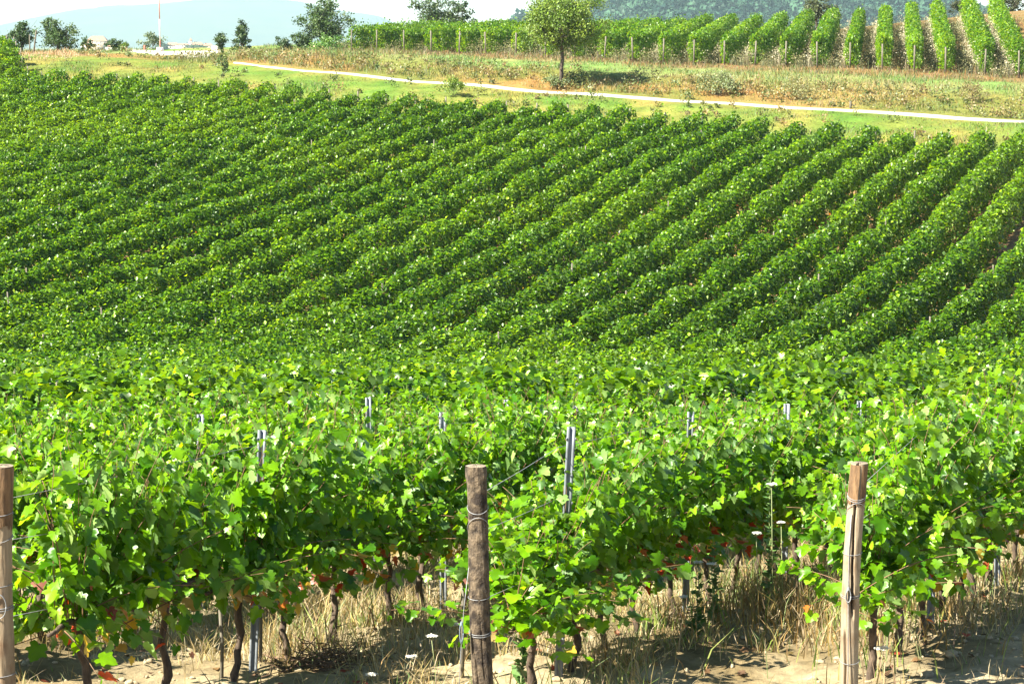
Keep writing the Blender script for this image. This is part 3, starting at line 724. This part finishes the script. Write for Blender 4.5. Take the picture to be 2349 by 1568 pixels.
tag(mobj("bank_weeds", V, Fc, M_TREE, col=c), kind="stuff")
# seed-headed weeds between the upper vine rows
UP = [(810,118),(868,119),(930,121),(993,123),(1057,125),(1118,127),(1187,129),(1255,133),(1322,137),(1390,140),(1455,142),(1525,145),(1595,147),(1665,150),(1735,152),
      (1805,154),(1878,157),(1953,160),(2027,162),(2100,165),(2172,168),(2262,172),(2340,176)]
UPP = []
for k, (x, y) in enumerate(UP):
    Yg = float(np.interp(x, [810, 1095, 1400, 1665, 2027, 2349], [206, 195, 185, 179, 171, 167.5]))
    UPP.append((at_depth(x, y, Yg)[0], Yg))
# the rows run up the plateau towards a vanishing direction a little right of straight ahead
UD = norm(np.array([(2030 - 1174) / F, 1.0]))
UDIR = (UD[0], UD[1])
P, S, C = [], [], []
for (x, y) in UPP:
    N = 3000 if x > -4 else 1500; u = rng.uniform(-1.0, 44, N); a = -rng.uniform(.30, 1.85, N)
    m = rng.random(N) < .05; a[m] *= -.4
    X = x + u * UDIR[0] + a * UDIR[1]; Y = y + u * UDIR[1] - a * UDIR[0]
    den = np.clip(.35 + .7 * vnoise(u * .3 + x, u * 0 + y, 4), .05, 1); k_ = rng.random(N) < den; P.append(np.c_[X, Y, a][k_])
P = np.concatenate(P); X, Y, aw = P[:, 0], P[:, 1], P[:, 2]; N = len(X); sunny = np.clip((aw + 1.05) / .2, 0, 1)  # weeds left of a row painted sunlit, those beyond painted as if shaded
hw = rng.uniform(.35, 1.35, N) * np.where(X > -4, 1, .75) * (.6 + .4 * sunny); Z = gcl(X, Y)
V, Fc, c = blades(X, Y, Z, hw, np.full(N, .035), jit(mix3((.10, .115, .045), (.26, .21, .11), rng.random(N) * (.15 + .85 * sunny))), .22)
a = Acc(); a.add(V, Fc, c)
M_ = 4
PX = np.repeat(np.c_[X, Y, Z + hw * .95], M_, 0) + rng.normal(0, .16, (N * M_, 3)) * np.array([1, 1, 1.6])
T = rng.normal(0, 1, (N * M_, 3)); Nn = np.c_[rng.normal(-.4, .6, (N * M_, 2)), np.ones(N * M_)]
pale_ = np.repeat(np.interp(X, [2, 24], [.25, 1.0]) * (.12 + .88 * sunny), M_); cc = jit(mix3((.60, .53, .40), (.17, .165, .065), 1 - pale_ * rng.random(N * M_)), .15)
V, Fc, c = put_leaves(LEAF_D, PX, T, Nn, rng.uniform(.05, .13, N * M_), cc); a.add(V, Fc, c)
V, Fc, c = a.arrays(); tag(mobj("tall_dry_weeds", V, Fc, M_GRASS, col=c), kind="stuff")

# ------------------------------------------------------------------ upper vineyard: trellised rows with a post at each end
up_cols = lambda N, z: vine_cols(N, z, young=.28, autumn=0, dark=(.030, .105, .004), mid=(.110, .245, .006), lite=(.24, .37, .02))
for k, (x, y) in enumerate(UPP):
    z = h1(x, y); root = empty("vine_row", (x, y, z)); acc = Acc()
    for u0 in range(0, 44, 4):
        V, Fc, c = hedge_arrays(x + (u0 + .25) * UDIR[0], y + (u0 + .25) * UDIR[1], UDIR, (0, 4), k * 2.3 + 50, 430 if u0 < 20 else 260, .175, LEAF_C, H=float(np.interp(UP[k][0], [810, 1400, 2030], [1.85, 2.15, 2.4])), half=.49, low=.22, cols=up_cols)
        acc.add(V, Fc, c)
    V, Fc, c = acc.arrays(); mobj("foliage", V - np.array(root.location), Fc, M_VINE, root, c)
    post_child(root, x - .12, y - .15, 1.85, .062, M_OLDPOST)
    tag(root, f"vine row on the plateau above the road, {ordn(k + 1)} row-end post from the left", "vine row", "trellised rows of the upper vineyard")

# ------------------------------------------------------------------ trees and bushes
def limb(a, p0, p1, r0, r1, n=6, sag=.0, wob=.04):
    q = np.linspace(0, 1, n)[:, None]; P = p0 * (1 - q) + p1 * q; L = np.linalg.norm(p1 - p0)
    P[1:-1] += rng.normal(0, wob * L, (n - 2, 3)); P[:, 2] += sag * L * np.sin(q[:, 0] * np.pi)
    a.add(*tube(P, np.linspace(r0, r1, n), 8, wob=.04)); return P
def tree(name, base, height, cr, lab, cat, nclump, nleaf, lsize, trunk_r=.12, fork=.35, crown_z=(.35, 1.0), cols=((.03, .07, .012), (.06, .12, .02), (.11, .17, .03)),
         loose=1.0, shape='round', mat=None, group=None, lean=0.0):
    """base on the ground, height m, cr crown radius m. Clumps of leaves are spread unevenly through the crown's volume."""
    root = empty(name, base); w = Acc()
    zf = height * fork; top = np.array([lean * .5, 0, zf])
    multi = name == "bush"
    if not multi: limb(w, np.array([0, 0, -.2]), top, trunk_r * 1.15, trunk_r * .78, 7, wob=.02)
    ctrs = []
    z0, z1 = height * crown_z[0], height * crown_z[1]
    while len(ctrs) < nclump:
        d = norm(rng.normal(0, 1, 3)); rr = rng.random() ** (1 / 2.2)
        q = d * rr
        if shape == 'cone':
            t = rng.random() ** 1.3; an = rng.uniform(0, 6.28); rad = cr * (1 - t) ** .8 * math.sqrt(rng.random()) + .05
            c = np.array([math.cos(an) * rad, math.sin(an) * rad, z0 + (z1 - z0) * t])
        else:
            sx = 1 + .40 * vnoise(np.array([d[0] * 2 + 5]), np.array([d[2] * 2 + base[0]]), 3)[0]
            c = np.array([q[0] * cr * sx + lean, q[1] * cr * sx, (z0 + z1) / 2 + q[2] * (z1 - z0) / 2 * sx])
            if shape == 'wide' and c[2] < z0 + (z1 - z0) * .15 and abs(q[0]) > .75: continue
        ctrs.append(c)
    ctrs = np.array(ctrs)
    nl = min(len(ctrs), 14 if not multi else 8)
    pick = ctrs[rng.permutation(len(ctrs))[:nl]]
    for c in pick:
        s = np.array([rng.normal(0, .05), rng.normal(0, .05), 0.]) if multi else top * rng.uniform(.88, 1.0)
        mid = s * .45 + c * .55 + np.array([0, 0, -.05 * height])
        r = trunk_r * (.42 if not multi else .3)
        limb(w, s, mid, r, r * .6, 4); limb(w, mid, c, r * .6, r * .22, 4)
        for _ in range(3): limb(w, mid, c + rng.normal(0, .28 * cr, 3), r * .35, r * .12, 4)
    w.obj("trunk", M_TREEBARK, root, smooth=True)
    N = nclump * nleaf; ci = np.repeat(np.arange(nclump), nleaf)
    cs = rng.uniform(.10, .22, nclump) * loose * cr
    P = ctrs[ci] + rng.normal(0, 1, (N, 3)) * cs[ci][:, None] * np.array([1, 1, .72])
    P[:, 2] = np.maximum(P[:, 2], .05)
    Nn = norm((P - np.array([lean, 0, (z0 + z1) / 2])) * .5 / cr + rng.normal(0, .6, (N, 3)) + np.array([0, 0, .5]))
    T = rng.normal(0, 1, (N, 3)) + np.array([0, 0, -.4])
    t = rng.random(nclump)[ci] * .6 + rng.random(N) * .4
    col = np.where((t < .5)[:, None], mix3(cols[0], cols[1], t * 2), mix3(cols[1], cols[2], t * 2 - 1))
    V, Fc, c = put_leaves(LEAF_D, P, T, Nn, rng.uniform(.7, 1.25, N) * lsize, jit(col, .12))
    mobj("crown" if not multi else "foliage", V, Fc, mat or M_TREE, root, c)
    tag(root, lab, cat, group); return root
def place(px, py, Y=None):
    if Y is None: return ground_at(px, py, lo=120)
    x = (px - 1174.5) / F * Y; return Vector((x, Y, h1(x, Y)))
def htop(b, py):           # height of picture row py above the ground point b
    return at_depth(1174, py, b.y)[2] - b.z
OLIVE = ((.045, .095, .008), (.115, .19, .016), (.22, .29, .03))
DARK = ((.022, .050, .016), (.045, .085, .025), (.085, .13, .035))
b = ground_at(1288, 198, lo=130); S_ = F / b.y
tree("tree", b, htop(b, -24), 84 / S_, "round light green tree with a single bare trunk beside the white dirt road", "tree", 190, 115, .15, .14, .42, (.39, 1.0), OLIVE, .84, 'wide')
b = ground_at(1272, 203, lo=130)
tree("bush", b, .9, .75, "low grey-green bush at the foot of the round roadside tree", "bush", 16, 60, .12, .03, .1, (.05, 1), ((.10, .15, .06), (.16, .21, .08), (.24, .28, .12)))
b = ground_at(1318, 196, lo=130)
tree("bush", b, .8, .9, "small dark green bush in the shadow just right of the roadside trunk", "bush", 14, 55, .12, .03, .1, (.05, 1), DARK)
b = ground_at(1650, 222, lo=130)
tree("bush", b, 1.75, 1.35, "rounded grey-green bush on the bank above the road, right of the tree", "bush", 40, 70, .12, .04, .1, (.03, 1), ((.10, .14, .055), (.17, .21, .085), (.27, .30, .13)))
b = ground_at(2235, 235, lo=130)
tree("bush", b, 1.5, .9, "brown-green scrubby bush on the dry bank near the right edge", "bush", 22, 55, .10, .03, .1, (.03, 1), ((.13, .09, .04), (.20, .16, .06), (.26, .24, .10)))
b = ground_at(1830, 228, lo=130)
tree("bush", b, 1.2, 1.3, "low sprawling olive bush on the bank above the middle of the road's right half", "bush", 22, 55, .10, .03, .1, (.03, 1), ((.12, .13, .05), (.19, .20, .07), (.28, .27, .11)))
b = ground_at(1040, 222, lo=130)
tree("bush", b, 1.5, .8, "olive shrub on the grass verge behind the far vine rows, left of the roadside tree", "bush", 22, 60, .11, .03, .1, (.03, 1), OLIVE)
b = ground_at(511, 178, lo=130)
tree("bush", b, 2.0, .35, "thin upright sapling on the grass in front of the gravel yard", "bush", 14, 50, .12, .03, .1, (.08, 1), ((.06, .10, .03), (.10, .15, .04), (.16, .20, .07)))
def bgtree(px, py_base, top, wid, Y, lab, n, nl, ls, cols=DARK, cz=(.25, 1), shape='round', loose=.78, name="tree", fork=.3, tr=.12, lean=0.):
    b = place(px, py_base, Y); hgt = max(htop(b, top), .6); cr = wid / 2 / (F / Y)
    return tree(name, b, hgt, cr, lab, "tree" if name == "tree" else "bush", n, nl, ls, tr, fork, cz, cols, loose, shape, lean=lean)
MIDG = ((.03, .065, .018), (.055, .10, .028), (.10, .15, .045))
bgtree(745, 105, -2, 112, 214, "big dark tree at the left end of the upper vineyard, top reaching the sky", 95, 60, .20, MIDG, (.10, 1.0), fork=.28)
bgtree(1003, 100, -8, 100, 262, "tree with gaps in its crown rising behind the upper vine rows against white sky", 48, 60, .24, DARK, (.42, 1.0), loose=.8)
bgtree(1058, 100, 2, 62, 268, "smaller sparse tree close behind its bigger neighbour, right of it, above the upper vines", 26, 60, .24, DARK, (.42, 1.0), loose=.8)
bgtree(58, 128, 53, 66, 206, "left tree of the pair beyond the far left corner of the vineyard", 40, 60, .19, MIDG, (.06, 1))
bgtree(140, 126, 46, 92, 205, "wider right tree of the pair beyond the far left corner of the vineyard", 58, 60, .19, MIDG, (.04, 1))
bgtree(560, 113, 42, 50, 226, "slender conical tree standing alone beyond the gravel yard", 34, 50, .20, DARK, (.04, 1), 'cone')
bgtree(512, 112, 74, 44, 228, "rounded bush just left of the slender conical tree", 24, 50, .19, MIDG, (.02, 1), name="bush", tr=.05)
bgtree(355, 112, 76, 62, 234, "airy grey-green bush behind the tall thin pole", 24, 36, .18, ((.07, .10, .05), (.11, .15, .07), (.17, .20, .10)), (.02, 1), name="bush", tr=.05)
bgtree(208, 118, 84, 34, 212, "small bush at the right foot of the far left tree pair", 16, 50, .17, MIDG, (.02, 1), name="bush", tr=.04)
bgtree(270, 114, 82, 40, 222, "dark bush between the far left trees and the pole", 18, 50, .18, DARK, (.02, 1), name="bush", tr=.04)
bgtree(290, 114, 95, 30, 221, "low bright bush touching the dark bush left of the pole", 12, 50, .17, OLIVE, (.02, 1), name="bush", tr=.04)
bgtree(655, 110, 82, 46, 213, "small dark bush left of the big dark tree", 20, 50, .18, DARK, (.02, 1), name="bush", tr=.04)
bgtree(695, 110, 74, 50, 212, "mid green bush against the left side of the big dark tree", 24, 50, .18, MIDG, (.02, 1), name="bush", tr=.04)
bgtree(760, 112, 86, 90, 209, "bright leafy thicket along the foot of the big dark tree", 34, 50, .18, ((.04, .11, .015), (.07, .17, .02), (.13, .22, .03)), (.0, 1), name="bush", tr=.04)
bgtree(895, 90, 46, 34, 258, "little treetop peeping over the left upper vine rows", 14, 45, .22, MIDG, (.3, 1))
bgtree(1866, 70, -10, 76, 262, "dark tree rising behind the upper vines in front of the wooded hill", 44, 55, .22, ((.04, .06, .025), (.07, .09, .035), (.11, .13, .05)), (.15, 1))
bgtree(2195, 40, -6, 46, 262, "dark shrub-like tree between two upper vine rows near the right", 30, 50, .20, ((.035, .05, .022), (.06, .075, .03), (.09, .10, .045)), (.0, 1))
bgtree(2312, 30, -12, 52, 264, "dark tree behind the upper vine rows at the top right corner", 26, 50, .22, ((.035, .05, .022), (.06, .075, .03), (.09, .10, .045)), (.0, 1))

# tall weeds in the near rows
def weed(px, py, hgt, lab, Y=None, kind="thistle"):
    b = ground_at(px, py, lo=12, hi=40) if Y is None else place(px, py, Y)
    root = empty("tall_weed", b); a = Acc(); n = int(hgt / .03)
    st = np.c_[np.cumsum(rng.normal(0, .004, n + 1)), np.cumsum(rng.normal(0, .004, n + 1)), np.linspace(-.05, hgt, n + 1)]
    mobj("stem", *tube(st, np.linspace(.007, .002, n + 1), 5), noise_mat("weed_stem", (.14, .20, .07), (.24, .26, .12), 20, .8, 0), root)
    P = np.repeat(st[3:], 4, 0); N = len(P); T = np.c_[rng.normal(0, 1, (N, 2)), rng.uniform(.2, 1, N)]
    V, Fc, c = put_leaves(LEAF_D, P, T, np.c_[rng.normal(0, .4, (N, 2)), np.ones(N)], rng.uniform(.05, .11, N) * np.linspace(1.2, .5, N), jit(np.tile(np.array([.10, .19, .05]), (N, 1))))
    V = V; mobj("leaf", V, Fc, M_GRASS, root, c)
    tag(root, lab, "weed")
weed(1765, 1420, 1.25, "tall slender feathery weed in the dark gap left of the pale split post")
weed(1195, 1590, .55, "short feathery green weed right of the foot of the bark-covered post")
weed(1640, 1440, .7, "bushy green weed at the row foot, midway between the two front posts")
weed(1600, 1470, .5, "lower green weed beside the bushy weed between the two front posts")

# wild carrot flowers
M_STEM = noise_mat("flower_stem", (.16, .22, .08), (.28, .28, .14), 20, .8, 0)
def umbel(px, py, drop, lab, r=.036):
    # px,py: where the flower head is seen; the stem stands 'drop' m tall on the soil
    rr = ray(px, py); ys = np.linspace(12.5, 36, 900); Pp = rr[None] * (ys / rr[1])[:, None]
    k = int(np.argmax(Pp[:, 2] - h(Pp[:, 0], Pp[:, 1]) < drop)); p = Pp[k]; g = h1(p[0], p[1])
    root = empty("wild_flower", (p[0], p[1], g)); hz = p[2] - g
    a = Acc(); a.add(*tube([(.03, .01, -.03), (.012, .0, hz * .5), (0, 0, hz - .03)], [.0035, .003, .0022], 5))
    for q in range(14):
        an = rng.uniform(0, 6.28); rad = r * math.sqrt(rng.random()); a.add(*tube([(0, 0, hz - .03), (rad * math.cos(an) * .6, rad * math.sin(an) * .6, hz - .012), (rad * math.cos(an), rad * math.sin(an), hz)], [.0014, .0011, .001], 4))
    a.obj("stem", M_STEM, root)
    N = 170; an = rng.uniform(0, 6.28, N); rad = r * np.sqrt(rng.random(N))
    P = np.c_[rad * np.cos(an), rad * np.sin(an), hz + .006 - rad * .12 + rng.normal(0, .002, N)]
    V, Fc, c = put_leaves(LEAF_D, P, np.c_[rng.normal(0, 1, (N, 2)), rng.normal(0, .2, N)], np.c_[rng.normal(0, .3, (N, 2)), np.ones(N)], rng.uniform(.010, .018, N), np.tile(np.array([.82, .80, .72]), (N, 1)))
    mobj("flower_head", V, Fc, M_PETAL, root, c); tag(root, lab, "flower", "white wild flowers among the vines")
for a in [(1602, 1289, .55, "flat white flower head, left one of two beside the middle row's foliage"), (1632, 1293, .55, "white flower head, right one of two by the middle row's foliage", .03),
          (1568, 1368, .35, "small white flower beside the thin steel post between the front posts", .03), (990, 1458, .25, "white flower left of the bark-covered post, nearest to it"),
          (852, 1546, .12, "white flower low on dark soil, lowest one left of the bark-covered post"), (1043, 1432, .30, "round white flower touching the left side of the bark-covered post", .04),
          (1735, 1222, .75, "white flower in the dark gap beside the tall slender weed", .035), (1792, 1198, .8, "small white flower above the dark gap near the tall weed", .025),
          (2325, 1013, 1.3, "lone white flower above the leaves at the right edge", .04), (2424 * .834, 1485, .25, "white flower low down just right of the pale split post", .05),
          (945, 1505, .15, "white flower in straw between the bark-covered post and the dark soil", .035), (1770, 1110, 1.1, "white flower high above the vines left of the pale split post", .035)]: umbel(*a)

# heap of dry prunings
b = ground_at(745, 1530, lo=12, hi=40); a = Acc()
for q in range(150):
    an = rng.uniform(0, 6.28); L = rng.uniform(.12, .42); c0 = np.array([np.clip(rng.normal(0, .24), -.42, .42), np.clip(rng.normal(0, .18), -.3, .3), 0]); c0[2] = abs(rng.normal(.02, .07)) * max(0, 1.2 - 2 * abs(c0[0]))
    d_ = np.array([math.cos(an), math.sin(an), rng.normal(.05, .35)]) * L / 2
    a.add(*tube([c0 - d_, c0 + rng.normal(0, .02, 3), c0 + d_], [.0045, .004, .002], 4))
o = a.obj("twig_heap", noise_mat("dry_twigs", (.06, .035, .02), (.17, .10, .055), 12, .9, .2)); o.location = b
tag(o, "heap of dark dry twigs on the soil left of the bark-covered post", "twig heap")

# thin vine stakes
for (px, pb, pt, lab) in [(597, 1535, 1330, "thin grey wooden stake beside the leaning steel post of the left row"), (508, 1555, 1395, "thin dark wooden stake left of the leaning steel post"),
                          (1060, 1560, 1300, "thin pale stake close on the left of the bark-covered post")]:
    b = ground_at(px, pb, lo=12, hi=40); hgt = at_depth(px, pt, b.y)[2] - b.z
    o = mobj("vine_stake", *tube([(0, 0, -.1), (.008, 0, hgt * .5), (rng.normal(0, .01), 0, hgt)], [.013, .013, .011], 8), M_OLDPOST, smooth=True); o.location = b
    tag(o, lab, "stake")

# ------------------------------------------------------------------ pole, posts and block round the gravel yard
b = place(373, 112, 221); hp = htop(b, -2)
root = empty("pole", b); q = np.linspace(-.1, hp, 12)
M_POLEW = noise_mat("faded_white_paint", (.55, .50, .46), (.68, .62, .57), 8, .7, .1); M_POLER = noise_mat("faded_red_paint", (.30, .09, .06), (.42, .15, .10), 8, .7, .1)
for k, (a0, a1, m) in enumerate([(-.1, hp * .22, M_POLER), (hp * .22, hp * .62, M_POLEW), (hp * .62, hp, M_POLER)]):
    mobj("pole_section", *tube([(0, 0, a0), (0.0, 0, a1)], [.062 - k * .008, .057 - k * .008], 12), m, root, smooth=True)
V, Fq = tube([(0, 0, -.1), (0, 0, .35), (0, 0, .42)], [.36, .34, .26], 16); mobj("pole_base", V, Fq, noise_mat("pale_concrete", (.55, .52, .47), (.68, .65, .60), 6, .9, .3), root)
tag(root, "tall thin red and white pole at the back of the gravel yard", "pole")
b = place(497, 112, 224); bm = bmesh.new(); bmesh.ops.create_cube(bm, size=1.0); bmesh.ops.scale(bm, vec=(.62, .5, .5), verts=bm.verts)
bmesh.ops.bevel(bm, geom=bm.edges[:], offset=.04, segments=2, affect='EDGES'); bmesh.ops.translate(bm, vec=(0, 0, .24), verts=bm.verts)
me = bpy.data.meshes.new("concrete_block"); bm.to_mesh(me); bm.free(); me.materials.append(bpy.data.materials["pale_concrete"])
o = link(bpy.data.objects.new("concrete_block", me)); o.location = b; tag(o, "small pale concrete block at the right end of the gravel yard", "block")
for (px, pb, pt, Y, r, lab, ln) in [(84, 132, 70, 193, .07, "taller leaning grey post at the far left corner of the vineyard", .28), (76, 118, 80, 202, .06, "shorter upright grey post behind the leaning one at the far left", .02),
                                (1951, 250, 232, None, .08, "small pale marker post at the roadside under the dry bank", .0), (338, 113, 104, 226, .11, "short rusty red stump post left of the tall pole", .0)]:
    b = place(px, pb, Y) if Y else ground_at(px, pb, lo=130)
    hgt = at_depth(px, pt, b.y)[2] - b.z
    o = mobj("field_post", *tube([(0, 0, -.2), (ln * .5, 0, hgt * .5), (ln, 0, hgt - .03), (ln, 0, hgt)], [r, r * .95, r * .9, r * .7], 10, wob=.03), M_POLER if "rusty" in lab else M_OLDPOST, smooth=True)
    o.location = b; tag(o, lab, "post")

# ------------------------------------------------------------------ far land: town ridge, wooded hill, mountain
def hill_mesh(prof, Y, depth, nx_, ny_, zb, seed, rough, name, mat):
    xp = np.array([p[0] for p in prof]); yp = np.array([p[1] for p in prof])
    px = np.linspace(xp[0], xp[-1], nx_); zt = np.array([at_depth(0, y, Y)[2] for y in np.interp(px, xp, yp)])
    X0 = (px - 1174.5) / F * Y; V = []
    for j in range(ny_):
        t = j / (ny_ - 1); y = Y + (t - .5) * 2 * depth; f = math.cos((t - .5) * math.pi) ** 1.3
        V.append(np.c_[X0, np.full(nx_, y), zb + (zt - zb) * f + rough * f * fbm(X0 / (depth * .25) + seed, np.full(nx_, y / (depth * .25)), seed)])
    V = np.concatenate(V); i = np.arange(ny_ - 1)[:, None] * nx_; j = np.arange(nx_ - 1)[None]
    Fq = np.stack([i + j, i + j + 1, i + nx_ + j + 1, i + nx_ + j], -1).reshape(-1, 4)
    return tag(mobj(name, V, Fq, mat, smooth=True), kind="structure"), V
M_MOUNT = noise_mat("mountain_woods", (.03, .055, .035), (.055, .075, .04), .007, 1, 0, detail=10)
hill_mesh([(-900, 150), (-200, 112), (0, 82), (100, 52), (250, 22), (400, 7), (500, 1), (600, 1), (700, 9), (760, 22), (800, 31), (870, 37), (905, 54), (950, 63), (1010, 76), (1200, 100), (1500, 140)],
          12000, 2600, 220, 44, -40, 3, 42, "mountain", M_MOUNT)
M_HILLG = noise_mat("hill_floor", (.04, .07, .02), (.08, .10, .04), .05, 1, 0)
FY = 2600
FH = [(1150, 120), (1195, 62), (1225, 75), (1330, 80), (1385, 32), (1430, 30), (1470, 8), (1600, -12), (1750, -22), (1900, -6), (1960, 8), (2060, -2), (2130, 8), (2200, 60), (2270, 62), (2340, 80), (2700, 110)]
_, _v = hill_mesh(FH, FY, 450, 160, 24, -30, 9, 3, "hill", M_HILLG)
# the wood on it, one mass of crowns
N = 2400
xp = rng.uniform(1170, 2420, N); zt = np.array([at_depth(0, y, FY)[2] for y in np.interp(xp, [p[0] for p in FH], [p[1] for p in FH])])
t = rng.uniform(.05, .62, N); f = np.cos((t - .5) * np.pi) ** 1.3
CX = (xp - 1174.5) / F * FY; CY = FY + (t - .5) * 900; CZ = -30 + (zt + 30) * f
R = rng.uniform(4.2, 10.0, N) * rng.choice([.8, 1.0, 1.35], N); nl = 95
d = norm(rng.normal(0, 1, (N, nl, 3))); rad = rng.uniform(.75, 1.08, (N, nl, 1))
P = np.c_[CX, CY, CZ + R * .6][:, None] + d * rad * R[:, None, None] * np.array([1, 1, .85])
base = mix3((.008, .030, .022), (.038, .085, .045), rng.random(N)); colr = np.repeat(base * rng.uniform(.6, 1.4, (N, 1)), nl, 0) * rng.uniform(.8, 1.2, (N * nl, 1))
V, Fc, c = put_leaves(LEAF_C, P.reshape(-1, 3), rng.normal(0, 1, (N * nl, 3)), (d + rng.normal(0, .35, d.shape)).reshape(-1, 3), np.repeat(R * .48, nl) * rng.uniform(.7, 1.2, N * nl), colr)
tag(mobj("forest", V, Fc, M_FAR, col=c), kind="stuff")

# town on its ridge
YT = 2900
hill_mesh([(-400, 150), (-100, 122), (0, 112), (100, 118), (200, 112), (280, 117), (400, 114), (470, 114), (560, 120), (760, 140)], YT, 160, 60, 14, -28, 5, .5, "town_ridge", M_HILLG)
M_WALLH = [noise_mat("cream_render", (.50, .43, .34), (.60, .53, .43), .3, .9, 0), noise_mat("ochre_render", (.44, .33, .22), (.54, .42, .29), .3, .9, 0), noise_mat("stone_wall", (.38, .33, .27), (.48, .42, .35), .5, .9, 0)]
M_ROOF = noise_mat("clay_tiles", (.26, .13, .075), (.38, .20, .12), .8, .9, 0); M_WIN = noise_mat("window_dark", (.03, .03, .035), (.06, .06, .07), 1, .4, 0)
def house(px, top, eave, bottom, wpx, lab, wm=0, tower=False, dy=0.0):
    Yh = YT + dy; s = Yh / F; x = (px - 1174.5) * s; w = wpx * s; zt = at_depth(px, top, Yh)[2]; ze = at_depth(px, eave, Yh)[2]; zb = at_depth(px, bottom, Yh)[2] - 3
    root = empty("bell_tower" if tower else "house", (x, Yh, zb)); H = ze - zb; D = max(w * .6, 3.0)
    mobj("wall", *box(-w / 2, w / 2, -D / 2, D / 2, 0, H), M_WALLH[wm], root)
    e = w * .52; r = (zt - ze); rd = D / 2 + .5
    V = np.array([(-e, -rd, H - .1), (e, -rd, H - .1), (e, rd, H - .1), (-e, rd, H - .1), (-e * (.05 if tower else .55), 0, H + r), (e * (.05 if tower else .55), 0, H + r)])
    me = bpy.data.meshes.new("roof"); me.from_pydata(V.tolist(), [], [(0, 1, 5, 4), (2, 3, 4, 5), (1, 2, 5), (3, 0, 4), (3, 2, 1, 0)]); me.materials.append(M_ROOF)
    link(bpy.data.objects.new("roof", me), root)
    nw = 1 if tower else max(2, int(w / 4.5))
    for k in range(nw):
        cx = -w / 2 + w * (k + .5) / nw; ww = .55
        for zc in ([H * .82] if tower else [H - 1.9] + ([H - 4.8] if H > 9 else [])):
            mobj("window", *box(cx - ww, cx + ww, -D / 2 - .06, -D / 2 + .1, zc - .8, zc + .8), M_WIN, root)
    tag(root, lab, "tower" if tower else "house", None if tower else "houses of the distant hill town")
house(231, 83, 94, 118, 46, "broad distant building with a wide low roof, left part of the town", 1)
house(205, 96, 101, 118, 22, "low pale distant house left of the broad building", 0, dy=-40)
house(262, 103, 107, 118, 24, "low pale distant house right of the broad building", 0, dy=-40)
house(15, 99, 105, 118, 26, "pale distant house at the far left edge", 2)
house(402, 98, 104, 118, 32, "long pale distant house just right of the pole", 0, dy=-30)
house(425, 100, 103, 118, 30, "flat-fronted pale distant block below the bell tower", 0, dy=-60)
house(443, 87, 93, 112, 7, "slim distant bell tower above the town roofs", 0, True)
house(458, 97, 103, 116, 30, "grey-roofed distant house right of the bell tower", 2, dy=20)
house(482, 100, 105, 116, 24, "small pale distant house at the right end of the town", 1, dy=10)
for (px, top, wid, lab) in [(455, 104, 46, "round bluish clump of trees below the distant town houses"), (378, 100, 30, "hazy bluish tree in the town right of the pole foot")]:
    x = (px - 1174.5) / F * 2700; b = Vector((x, 2700, at_depth(px, 124, 2700)[2]))
    tree("tree", b, at_depth(px, top, 2700)[2] - b.z, wid / 2 / 2.07, lab, "tree", 40, 40, 2.0, .3, .2, (.1, 1), DARK, mat=M_FAR)

# ------------------------------------------------------------------ the air
mh, nt, Nn_, Ll, out = new_mat("hazy_air")
pv = Nn_.new("ShaderNodeVolumePrincipled"); pv.inputs["Color"].default_value = (.50, .70, .77, 1); pv.inputs["Density"].default_value = .00008
pv.inputs["Anisotropy"].default_value = 0.0
Ll.new(pv.outputs[0], out.inputs["Volume"])
zs = [float((o.matrix_world.translation).z) for o in COL.objects]
tag(mobj("haze", *box(-16000, 16000, -800, 15000, -62, 280), mh), kind="stuff")
bpy.data.objects["haze"].display_type = 'WIRE'
